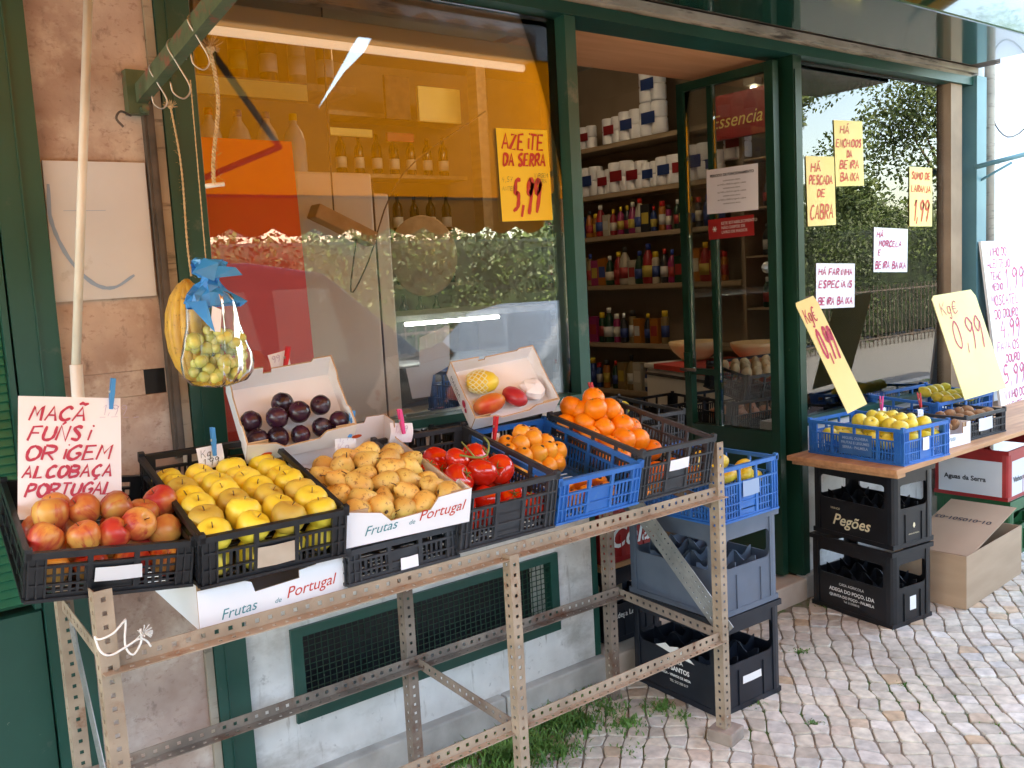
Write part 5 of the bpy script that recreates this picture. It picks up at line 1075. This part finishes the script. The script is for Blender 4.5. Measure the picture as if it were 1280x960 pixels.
def shelf_row(z, y0, y1, n, hmax, depth=5.36, desc='shelf'):
    for i in range(n):
        y = y0+(y1-y0)*(i+.5)/n+rnd.uniform(-.012, .012); kd, prof, cap = kinds[rnd.randrange(4)]; s = min(hmax/.25, 1.25)*rnd.uniform(.78, 1.05); c = 'jug_%d' % rnd.randrange(8)
        lab = 'item %s of the %s seen through the door, counted from its far end' % (ORD[n-1-i], desc)
        lab = 'household %s on the %s, %s from the far end' % (kd.replace('_', ' '), desc, ORD[n-1-i])
        if kd == 'box':
            b = MB(); hh_ = .19*s; b.bbox((-.03, -.04*s, 0), (.03, .04*s, hh_), .003); o = b.build('box', c, M=T(depth, y, z+.001) @ RZ(rnd.uniform(-8, 8)), label=lab, cat='box', group='goods on the wall shelves'); q_ = MB(); q_.box((-.0305, -.03*s, hh_*.3), (-.0302, .03*s, hh_*.7)); q_.build('label', 'lab_%d' % rnd.randrange(5), o)
        else:
            o = lathe_thing(kd, [(a*s, b_*s) for a, b_ in prof], c, T(depth, y, z+.001), lab, kd.replace('_', ' '), 'goods on the wall shelves', [(a*s, b_*s) for a, b_ in cap], lab=(prof[2][0]*s*1.01, .04*s, .11*s))
shelf_row(1.855, 4.3, 6.3, 27, .27, desc='third shelf down'); shelf_row(1.455, 4.3, 6.3, 24, .34, desc='thick middle shelf'); shelf_row(.985, 4.9, 6.3, 16, .34, desc='fourth shelf down'); shelf_row(.60, 4.9, 6.3, 15, .30, desc='lowest shelf')
shelf_row(1.26, 3.1, 4.0, 13, .26, desc='low glass shelf by the jamb'); shelf_row(1.62, 3.1, 4.0, 12, .24, desc='second small shelf'); shelf_row(1.95, 3.1, 4.0, 11, .24, desc='third small shelf')
# paper roll packs and boxes on the two top shelves
def rolls(y, z, s, label, dark=True):
    o = root('paper_roll_pack', label, 'paper rolls', T(5.36, y, z)); b = MB()
    for i in range(2):
        for j in range(2): b.lathe([(0, 0), (.050*s, .002), (.054*s, .01), (.054*s, .098*s), (.05*s, .106*s), (0, .107*s)], 14, M=T(0, (i-.5)*.108*s, j*.108*s))
    b.build('rolls', 'white_card', o, True); c = MB(); c.bbox((-.057*s, -.06*s, .075*s), (-.0545*s, .06*s, .15*s), .001); c.build('label', 'jug_3' if dark else 'jug_1', o); return o
rolls(4.98, 2.576, 1.15, 'white paper roll pack at the near end of the top shelf'); rolls(4.98, 2.83, 1.1, 'white paper roll pack stacked highest near the ceiling'); rolls(5.22, 2.576, 1.05, 'second white paper roll pack on the top shelf'); rolls(5.42, 2.576, .95, 'third white paper roll pack on the top shelf', False); rolls(5.72, 2.576, .85, 'farthest white paper roll pack on the top shelf', False)
rolls(4.55, 2.191, 1.2, 'kitchen roll pack with dark print on the second shelf near end'); rolls(4.85, 2.191, 1.0, 'blue labelled roll pack on the second shelf'); rolls(5.35, 2.191, 1.1, 'red labelled roll pack on the second shelf', False); rolls(5.7, 2.191, 1.1, 'farthest roll pack on the second shelf'); rolls(4.2, 2.3, 1.0, 'roll pack on the small shelf beside the jamb', False)
# red food advert above
b = MB(); b.bbox((0, -.28, 0), (.04, .28, .30), .004); o = b.build('advert_box', 'red_plastic', M=T(5.2, 4.05, 2.42) @ RZ(0), label='red advertising box high on the wall, seen through the door glass', cat='sign'); printed('Essencia', .13, 'lettering', 'paper_yellow', o, T(-.001, .25, .08) @ RZ(-90), shear=.3)
# freezer with red cloth and bowls
fz = root('chest_freezer', 'cream chest freezer with dark trim under the red cloth, inside the door', 'freezer', frame(4.24, 3.10, .086, 0, -17))
b = MB(); b.bbox((0, 0, 0), (.55, 1.45, .80), .015); b.build('freezer_body', 'cabinet_white', fz); b = MB(); b.bbox((-.012, -.01, .802), (.56, 1.46, .835), .006); b.build('lid', 'cabinet_white', fz); b = MB(); b.box((-.006, 0, .755), (-.001, 1.45, .775)); b.build('trim', 'dark_metal', fz)
b = MB(); b.box((-.02, -.02, 0), (.58, 1.3, .004)); b.box((-.024, -.02, -.03), (-.021, 1.3, .004)); b.build('table_cloth', 'cloth_red', M=frame(4.24, 3.10, .923, 0, -17), label='red cloth covering the chest freezer', cat='cloth')
for (px, py, lab, cc) in ((869, 449, 'left earthenware bowl on the red cloth', 0), (948, 451, 'right earthenware bowl on the red cloth', 0)):
    P = at(px, py, 2, .93); lathe_thing('bowl', [(0, 0), (.09, 0), (.10, .012), (.15, .06), (.175, .10), (.18, .125), (.172, .128), (.15, .07), (.09, .02), (0, .018)], 'bowl_clay', T(P.x, P.y, .929), lab, 'bowl', 'clay bowls on the red cloth', n=28)
# produce crates inside the door and behind the second window
st = root('low_table', 'dark low table inside the second window carrying vegetable crates', 'table', T(3.59, 2.72, 0))
b = MB(); b.box((0, 0, .60), (1.35, .34, .64)); b.box((0, .341, .60), (.55, .95, .64)); b.build('tabletop', 'shelf_wood', st)
for x in (.02, .48):
    for y in (.02, .88): b = MB(); b.box((x, y, .086), (x+.04, y+.04, .599)); b.build('leg', 'shelf_wood', st)
VC = frame(3.60, 2.90, .70, 4, -6); plastic_crate('vegetable_crate', .48, .32, .19, 'black_plastic', VC, 'black crate of onions behind the door leaf', group='vegetable crates inside'); 
plastic_crate('vegetable_crate', .34, .28, .19, 'black_plastic', frame(3.62, 3.38, .645, 3, -4), 'empty black crate furthest in beside the door leaf', group='vegetable crates inside')
VD = frame(3.86, 3.02, .85, 12, -6); plastic_crate('vegetable_crate', .5, .30, .14, 'grey_plastic', VD, 'dark crate of potatoes behind the onion crate', group='vegetable crates inside')
VE = frame(4.22, 2.66, .80, 22, -2); tray('vegetable_carton', .62, .34, .14, VE, 'cardboard tray of garlic behind the second window', mats=('kraft', 'kraft'), notch='low')
for i in range(9): fruit('onion', VC @ T(.06+.085*(i % 5), .08+.1*(i//5), .10), 'onion in the black crate behind the door leaf, %s from left, %s row' % (ORD[i % 5], ORD[i//5]), 'onion', 'onions inside the door', .95)
for i in range(18): fruit('potato', VD @ T(.05+.078*(i % 6), .06+.08*(i//6), .13), 'potato in the dark crate inside the window, %s from left, %s row' % (ORD[i % 6], ORD[i//6]), 'potato', 'potatoes inside the window', .95)
for i in range(24): fruit('potato', VE @ T(.05+.072*(i % 8), .06+.085*(i//8), .08), 'pale potato in the cardboard tray, %s from left, %s row' % (ORD[i % 8], ORD[i//8]), 'potato', 'pale potatoes in the cardboard tray', .75)
# behind window two: brown poster stand & curtain board
b = MB(); b.bbox((0, 0, 0), (.80, .03, .62), .004); o = b.build('advert_poster', 'poster_red', M=frame(4.75, 3.35, 1.42, 0, -14), label='dark red coffee advert poster behind the yellow signs in the window', cat='poster')
b = MB(); b.lathe([(0, 0), (.20, .002), (0, .004)], 26, M=T(.42, -.002, .40) @ RX(90) @ Matrix.Scale(.55, 4, (0, 1, 0))); b.build('picture', 'kraft_light', o); b = MB(); b.slab([(.1, .14), (.7, .14), (.7, .22), (.1, .22)], .001); b.build('caption_strip', 'paper', o, M=T(0, -.002, 0))
b = MB(); b.box((0, 0, 0), (.05, .45, 1.6)); b.build('side_board', 'wood_lining', shop, M=T(4.96, .12, .83))
b = MB(); P = at(958, 334, 1, 3.2); Q = at(1016, 340, 1, 3.2); b.tube([(0, 0, 0), Q-P], .032, 14); b.tube([(-.03, 0, 0), Q-P+Vector((.03, 0, 0))], .012, 8); o = b.build('paper_roll', 'paper', M=T(*P), smooth=True, label='white wrapping paper roll held on a rod behind the door post', cat='paper roll')
# first window: red panel, white cabinet, fridge counter, back shelves
RP = at(240, 175, 1, 2.70)
b = MB(); b.slab([(0, 0), (.335, 0), (.31, .92), (-.02, .92)], .02); b.build('poster_stand', 'panel_red', M=T(.985, 2.72, 1.09), label='red panel standing just inside the first window', cat='panel')
b = MB(); b.box((0, .0, 0), (.42, .34, .95)); o = b.build('display_base', 'cabinet_white', M=T(.955, 2.70, .09), label='pale box standing on the floor under the red panel', cat='box')
fr = root('white_cabinet', 'tall white fridge cabinet beside the red panel in the first window', 'cabinet', T(1.42, 2.98, .086))
b = MB(); b.bbox((0, 0, 0), (.30, .5, 1.87), .01); b.build('cabinet_body', 'cabinet_white', fr); b = MB(); b.bbox((.305, .01, 0), (.37, .5, 1.80), .008); b.build('door_edge', 'cabinet_white', fr); b = MB(); b.box((.301, 0, 0), (.3045, .4, 1.85)); b.build('seal', 'dark_metal', fr)
b = MB(); b.bbox((-.12, -.05, 0), (.12, .02, .05), .006); o = b.build('cable_box', 'kraft', M=T(1.53, 2.90, 1.74) @ RY(25), label='beige lamp box hanging on cords before the white cabinet', cat='lamp'); b = MB(); b.tube(smooth_pts([(-.05, -.02, .05), (-.17, -.03, .30), (-.36, -.04, .72)]), .003, 5); b.tube(smooth_pts([(.06, -.02, 0), (.10, -.03, -.18), (.13, -.02, -.05), (.16, 0, .30), (.42, .02, .70)]), .003, 5); b.build('cord', 'dark_metal', o, True)
fc = root('fridge_counter', 'glass fronted fridge counter with lit tube in the first window', 'fridge counter', T(1.95, 3.55, .086))
b = MB(); b.bbox((0, 0, 0), (1.12, .75, .80), .01); b.build('counter_body', 'cabinet_white', fc); b = MB(); b.box((0, .02, 1.30), (1.12, .75, 1.325)); b.box((0, .0, .81), (1.12, .05, .84)); b.box((0, .3, 1.06), (1.12, .74, 1.075)); b.build('counter_shelf', 'galv', fc)
b = MB(); b.box((0, .70, .81), (1.12, .74, 1.30)); b.build('counter_back', 'dark_metal', fc)
b = MB(); b.box((.01, .0, .842), (1.11, .006, 1.299)); b.build('counter_glass', 'leaf_glass', fc)
mat('tube_lit', (.85, .95, 1), emit=4.0); b = MB(); b.tube([(.25, .05, 1.285), (.78, .05, 1.285)], .008, 8); b.build('lit_tube', 'tube_lit', fc, True)
b = MB(); b.bbox((0, 0, 0), (.30, .2, .01), .003); b.build('food_tray', 'board_white', M=T(2.15, 3.75, 1.165), label='pale tray of wrapped food on the fridge shelf', cat='tray')
b = MB(); b.slab([(0, .03), (.06, .03), (.07, .14), (.21, .18), (.20, .02), (.12, -.01), (.10, -.09), (.02, -.09)], .001); b.build('blue_paper', 'bag_light' if 'bag_light' in MATS else 'board_white', M=T(*at(508, 470, 1, 3.0)), label='pale blue paper hanging on a wire hook inside the window', cat='paper')
plastic_crate('fruit_crate', .32, .30, .16, 'navy_plastic', frame(1.98, 2.80, 1.05, 0, 0), 'navy blue crate seen through the glass behind the mango carton')
b = MB(); b.bbox((0, 0, 0), (.9, .42, .93), .01); b.build('window_shelf', 'shelf_wood', M=T(1.72, 2.70, .09), label='wooden display bench inside the window behind the mangoes', cat='bench')
# lobster-net wheel: round straw tray on the back
lathe_thing('round_tray', [(0, 0), (.24, 0), (.25, .02), (.24, .025), (.03, .02), (0, .03)], 'kraft', T(3.15, 4.9, 1.72) @ RX(90), 'round straw tray hanging at the back of the shop', 'tray', None, n=30)
bs = root('back_shelving', 'wooden back shelves with bottles at the rear of the shop', 'shelves', T(1.6, 6.25, 0))
for z in (1.15, 1.55, 1.95, 2.4, 2.85): b = MB(); b.box((0, 0, z-.03), (2.9, .3, z)); b.build('shelf', 'shelf_wood', bs)
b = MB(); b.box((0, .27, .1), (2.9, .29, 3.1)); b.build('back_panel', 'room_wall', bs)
mat('wine_lab', (.75, .7, .6), rough=.6)
for j, z in enumerate((1.15, 1.55, 1.95, 2.4)):
    for i in range(18):
        if rnd.random() < .12: continue
        s = rnd.uniform(.95, 1.1); b = MB(); b.lathe([(.034*s, 0), (.037*s, .005), (.037*s, .19*s), (.030*s, .215*s), (.014*s, .24*s), (.013*s, .295*s), (0, .296*s)], 12); o = b.build('wine_bottle', 'wine_dark', M=T(1.72+i*.155, 6.37, z+.001), smooth=True, label='wine bottle on the %s back shelf from below, %s from left' % (ORD[j], ORD[i]), cat='bottle', group='wine bottles on the back shelves')
        c = MB(); c.lathe([(.0378*s, .05), (.0378*s, .13)], 12); c.build('label', 'wine_lab', o, True)
# near shelf of water bottles at top left
def rolls2(y, z, s, c): pass
for (y, s_, k_) in ((4.42, .9, 1), (4.70, 1.0, 0), (5.02, .9, 1), (5.18, 1.0, 0), (5.52, .9, 0), (5.88, .95, 1), (6.05, .9, 0)): rolls(y, 2.191, s_, 'packed paper goods between larger packs on the second shelf', bool(k_))['group'] = 'paper goods packed on the second shelf'
o = root('ceiling_lamp', 'added fill lamp, out of view, deep inside above the doorway', 'lamp', T(3.2, 4.6, 3.12)); b = MB(); b.bbox((0, -.05, .02), (1.5, .05, .06), .006); b.build('housing', 'cabinet_white', o); b = MB(); b.tube([(.03, 0, 0), (1.47, 0, 0)], .014, 8); mat('lamp_tube_a', (1, .86, .68), emit=4); b.build('lit_tube', 'lamp_tube_a', o, True)  # unseen tube lamp added to brighten the dim interior
def backpanel(c, name, m, label, cat, th=.03, y=6.0):
    P = [at(*q, 1, y) for q in c]; x0 = min(p.x for p in P); x1 = max(p.x for p in P); z0 = min(p.z for p in P); z1 = max(p.z for p in P)
    b = MB(); b.bbox((0, 0, 0), (x1-x0, th, z1-z0), .004); return b.build(name, m, M=T(x0, y, z0), label=label, cat=cat)
backpanel([(480, 93), (514, 150)], 'framed_picture', 'brown_rust', 'dark framed picture hanging at the back of the shop', 'picture')
backpanel([(522, 107), (577, 155)], 'wall_notice', 'paper_yellow', 'faded yellow notice at the back beside the framed picture', 'notice')
backpanel([(594, 78), (618, 300)], 'wooden_post', 'shelf_wood', 'brown wooden post standing at the back of the shop', 'post', th=.12, y=5.7)
backpanel([(484, 165), (518, 178)], 'shelf_label', 'red_plastic', 'small red shelf label above the wine bottles', 'label', y=6.1)
backpanel([(400, 158), (466, 172)], 'price_strip', 'paper_yellow', 'yellow price strip at the back left of the wine shelves', 'label', y=6.1)
ws = root('hanging_shelf', 'high shelf with bottles and yellow price strips behind the first window', 'shelves', T(1.05, 3.9, 2.02))
b = MB(); b.box((0, 0, -.03), (1.15, .3, 0)); b.build('shelf', 'shelf_wood', ws); b = MB(); b.box((.0, .0, .42), (1.15, .3, .45)); b.build('shelf', 'shelf_wood', ws); b = MB(); b.box((0, .28, -.1), (1.15, .3, .9)); b.build('back_panel', 'room_wall', ws); b = MB(); b.slab([(.3, .37), (.9, .37), (.9, .44), (.3, .44)], .002); b.slab([(0.05, -.06), (.5, -.06), (.5, .02), (.05, .02)], .002); b.build('price_strip', 'paper_yellow', ws, M=T(0, -.004, 0))
mat('water_pet', (.55, .58, .62), rough=.15)
for i in range(7):
    lathe_thing('water_bottle', [(.045, 0), (.05, .01), (.05, .20), (.04, .24), (.016, .28), (.016, .30)], 'water_pet', T(1.13+i*.13, 3.98, 2.021), 'clear water bottle on the high shelf, %s from left' % ORD[i], 'bottle', 'water bottles on the high shelf', [(.018, .295), (.018, .325), (0, .326)])
for i in range(8):
    lathe_thing('spirit_bottle', [(.035, 0), (.04, .01), (.04, .18), (.02, .22), (.013, .30), (0, .301)], ['jug_4', 'jug_6', 'jug_2', 'jug_7'][i % 4], T(1.12+i*.14, 4.0, 2.471), 'spirit bottle on the upper board of the high shelf, %s from left' % ORD[i], 'bottle', 'spirit bottles on the high shelf', lab=(.0405, .05, .13))
# fluorescent fixtures
mat('fixture', (.42, .38, .30), rough=.4)
for i, (x, y, z, L_) in enumerate(((at(236, 40, 1, 2.75).x, 2.75, at(440, 52, 1, 2.75).z, 1.28), (at(936, 106, 1, 4.2).x, 4.2, at(936, 106, 1, 4.2).z, .26))):
    P = Vector((x, y, z)); o = root('ceiling_lamp', ('long' if i == 0 else 'short')+' fluorescent lamp fitting hanging inside the '+('first window' if i == 0 else 'door side of the shop'), 'lamp', T(x, y, z)); b = MB(); b.bbox((0, -.05, 0), (L_, .05, .05), .006); b.build('housing', 'fixture', o); b = MB(); b.tube([(.03, 0, -.018), (L_-.03, 0, -.018)], .014, 8); mat('lamp_tube_%d' % i, (1, .93, .80), emit=(.035, .5)[i]); b.build('lit_tube', 'lamp_tube_%d' % i, o, True)

# ------------------------------------------------------------------ the street behind the camera (seen reflected in the glass)
def car(name, x, y, L_, Hh, m, label, van=False):
    mat(m, {'car_blue': (.002, .003, .008), 'car_silver': (.07, .09, .12)}[m], rough=.45, metal=0, spec=.15)
    o = root(name, label, 'car', T(x, y, -.16)); Wd = 1.75
    if van: prof = [(.02, .30), (.0, .75), (.06, 1.15), (.35, 1.80), (.6, 1.90), (3.0, 1.93), (3.45, 1.83), (4.05, 1.10), (4.7, .95), (4.85, .60), (4.8, .30)]
    else: prof = [(.02, .30), (.0, .70), (.10, .95), (.35, 1.02), (.75, 1.38), (1.2, 1.45), (2.1, 1.44), (2.6, 1.30), (3.15, .98), (3.9, .86), (4.1, .62), (4.08, .30)]
    prof = [(a*L_/4.5, z) for a, z in prof]; b = MB(); n = len(prof); vs = []
    def tum(z): return 0 if z < 1.0 else (z-1.0)*.22
    for s in (0, 1):
        for a, z in prof: vs.append((a, (tum(z) if s == 0 else Wd-tum(z)), z))
    fs = [list(range(n)), [n+i for i in range(n)][::-1]]+[(i, n+i, n+(i+1) % n, (i+1) % n) for i in range(n)]; b.add(vs, fs); bo = b.build('car_body', m, o, fix=True)
    bv = bo.modifiers.new('bevel', 'BEVEL'); bv.width = .05; bv.segments = 3; bv.limit_method = 'ANGLE'
    mat('car_glass', (.02, .025, .03), rough=.05) if 'car_glass' not in MATS else None
    wz0, wz1 = (1.15, 1.72) if van else (1.0, 1.34)
    for s in (0, 1):
        for (a0, a1) in (((.55, 1.7), (1.8, 3.0), (3.08, 3.5)) if van else ((.85, 1.55), (1.62, 2.45))):
            a0 *= L_/4.5; a1 *= L_/4.5; yy = -.004 if s == 0 else Wd+.004; g_ = MB(); sh_ = .08 if a1 > 2.3 else 0
            y_a = (tum(wz0)-.006) if s == 0 else Wd-tum(wz0)+.006; y_b = (tum(wz1)-.006) if s == 0 else Wd-tum(wz1)+.006
            g_.add([(a0, y_a, wz0), (a1, y_a, wz0), (a1-sh_, y_b, wz1), (a0+.03, y_b, wz1)], [(0, 1, 2, 3)]); g_.build('side_window', 'car_glass', o)
    for a in (.85, 3.7):
        for s in (.0, Wd):
            w_ = MB(); w_.lathe([(.0, -.1), (.20, -.1), (.31, -.09), (.32, -.07), (.32, .07), (.31, .09), (.2, .1), (0, .1)], 22, M=RX(90)); w_.build('wheel', 'black_plastic', o, True, M=T(a*L_/4.5, s+(.06 if s == 0 else -.06), .32))
    t = MB(); t.box((-.012, .12, .72), (.0, .35, .95)); t.box((-.012, Wd-.35, .72), (0, Wd-.12, .95)); t.build('tail_light', 'red_plastic', o); return o
car('parked_van', -1.3, -2.95, 6.0, 1.9, 'car_blue', 'dark blue van parked at the kerb behind the viewer, mirrored in the window', True)
car('parked_car', 4.95, -3.0, 4.3, 1.45, 'car_silver', 'silver blue hatchback parked at the kerb, mirrored in the window')
def foliage(mb, c, R, n, s, r, flat=1):
    for _ in range(n):
        v = Vector((r.gauss(0, 1), r.gauss(0, 1), r.gauss(0, 1))).normalized()*(r.random()**.4); p_ = Vector((c[0]+v.x*R[0], c[1]+v.y*R[1], c[2]+v.z*R[2])); a = Vector((r.uniform(-1, 1), r.uniform(-1, 1), r.uniform(-1, 1))).normalized(); b_ = a.orthogonal().normalized(); ss = s*r.uniform(.6, 1.3)
        mb.add([p_-a*ss, p_+b_*ss*.5, p_+a*ss, p_-b_*ss*.5], [(0, 1, 2, 3)])
r = random.Random(40)
hd = root('hedge', 'long tall green hedge across the street, mirrored in the window', 'hedge', T(0, -5.6, -.16)); b = MB()
for i in range(34): foliage(b, (-7+i*.85, r.uniform(-.3, .3), r.uniform(1.3, 2.75)), (.8, .6, .8), 1100, .038, r)
for i in range(34): foliage(b, (-7+i*.85, r.uniform(-.3, .3), .8), (.8, .6, .9), 500, .04, r)
b.build('leaves', 'leaf', hd)
b = MB(); b.bbox((-7.4, -.35, .1), (22.0, .15, 2.3), .2); b.build('shade_core', 'leaf_shade', hd); b = MB()  # solid dark box added inside, its colour standing for shade between leaves
for i in range(20): b.tube([(-7+i*1.4, 0, 0), (-7+i*1.4+.1, 0, 1.9)], .05, 6)
b.build('stems', 'bark', hd)
fe = root('street_fence', 'thin dark railing in front of the hedge across the street', 'fence', T(-7, -4.8, -.16)); b = MB(); b.box((0, -.01, 1.08), (28, .01, 1.11)); b.box((0, -.01, .15), (28, .01, .18))
for i in range(187): b.box((i*.15, -.009, 0), (i*.15+.012, .009, 1.2))
b.build('bars', 'dark_metal', fe)
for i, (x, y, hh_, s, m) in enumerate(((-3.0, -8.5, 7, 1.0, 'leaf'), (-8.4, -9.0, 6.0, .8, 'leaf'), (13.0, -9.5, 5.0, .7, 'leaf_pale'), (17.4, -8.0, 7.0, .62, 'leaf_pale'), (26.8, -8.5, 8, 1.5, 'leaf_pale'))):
    tr = root('street_tree', ['leafy tree far left across the street', 'small dark tree behind the hedge', 'pale green tree in the middle across the street', 'broad green tree mirrored in the second window', 'large pale tree at the far right across the street'][i], 'tree', T(x, y, -.16), group='trees across the street')
    b = MB(); b.tube([(0, 0, 0), (.05, 0, hh_*.35), (-.05, .05, hh_*.7)], [.18, .14, .06], 9)
    for k_ in range(5): a = k_*1.3; b.tube([(0, 0, hh_*.4+k_*.15), (math.cos(a)*.9, math.sin(a)*.9, hh_*.6+k_*.12)], [.07, .02], 6)
    b.build('trunk', 'bark', tr, True); b = MB()
    for k_ in range(22): foliage(b, (r.gauss(0, 1.0)*s, r.gauss(0, .9)*s, hh_*.72+r.gauss(0, .75)*s), (.75*s, .75*s, .6*s), 620, .07, r)
    b.build('crown', m, tr)
wd = MB(); rw = random.Random(77)
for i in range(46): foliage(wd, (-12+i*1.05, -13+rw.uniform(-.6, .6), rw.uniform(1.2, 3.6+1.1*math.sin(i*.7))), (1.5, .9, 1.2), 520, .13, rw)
wd.build('distant_trees', 'leaf_pale', kind='stuff', label='band of distant leafy trees behind the hedge across the street', cat='trees')
mat('facade_far', (.55, .42, .33), (.62, .48, .38), rough=.8, scale=1)
fb_ = root('far_building', 'pinkish building with windows and tiled roof across the street', 'building', T(9.0, -20, -.16)); b = MB(); b.box((0, -6, 0), (9, 0, 5.2)); b.build('wall', 'facade_far', fb_); b = MB(); b.add([(-.3, -6.3, 5.2), (9.3, -6.3, 5.2), (9.3, .3, 5.2), (-.3, .3, 5.2), (-.3, -3, 6.8), (9.3, -3, 6.8)], [(0, 1, 5, 4), (2, 3, 4, 5), (3, 0, 4), (1, 2, 5)]); b.build('roof', 'stone', fb_)
for i in range(4):
    for j in range(2): b = MB(); b.box((.8+i*2.1, .005, 1.0+j*2.3), (1.8+i*2.1, .04, 2.3+j*2.3)); b.build('window', 'car_glass', fb_)

# ------------------------------------------------------------------ light, sky, camera
W = bpy.data.worlds.new('World'); sc.world = W; W.use_nodes = True; N = W.node_tree.nodes; L = W.node_tree.links
sky = N.new('ShaderNodeTexSky'); sky.sky_type = 'NISHITA'; sky.sun_disc = False
SUN_EL, SUN_AZ = 47, -22          # azimuth from +y towards +x: sun stands behind the shop, a little to the left
sky.sun_elevation = R_(SUN_EL); sky.sun_rotation = R_(SUN_AZ); sky.air_density = 1.0; sky.dust_density = 2.2; sky.ozone_density = 1.0
L.new(sky.outputs[0], N['Background'].inputs[0]); N['Background'].inputs[1].default_value = .15
sl = bpy.data.lights.new('sun', 'SUN'); sl.energy = 2.6; sl.angle = R_(.6); sl.color = (1, .95, .86); so = bpy.data.objects.new('sun', sl); COL.objects.link(so)
sd = Vector((math.sin(R_(SUN_AZ))*math.cos(R_(SUN_EL)), math.cos(R_(SUN_AZ))*math.cos(R_(SUN_EL)), math.sin(R_(SUN_EL))))
so.rotation_euler = sd.to_track_quat('Z', 'Y').to_euler(); so.location = (0, 5, 9)
cd = bpy.data.cameras.new('camera'); co = bpy.data.objects.new('camera', cd); COL.objects.link(co); sc.camera = co
cd.sensor_width = 36; cd.lens = F/1280*36; cd.clip_end = 400; cd.clip_start = .02
co.matrix_world = Matrix(((rt.x, up.x, -fw.x, EYE.x), (rt.y, up.y, -fw.y, EYE.y), (rt.z, up.z, -fw.z, EYE.z), (0, 0, 0, 1)))
sc.view_settings.view_transform = 'Standard'; sc.view_settings.look = 'None'; sc.view_settings.exposure = 3.75; sc.view_settings.use_white_balance = True; sc.view_settings.white_balance_temperature = 7900; sc.view_settings.white_balance_tint = 8; sc.view_settings.gamma = 1
sc.cycles.max_bounces = 8; sc.cycles.transparent_max_bounces = 12; sc.cycles.use_denoising = True
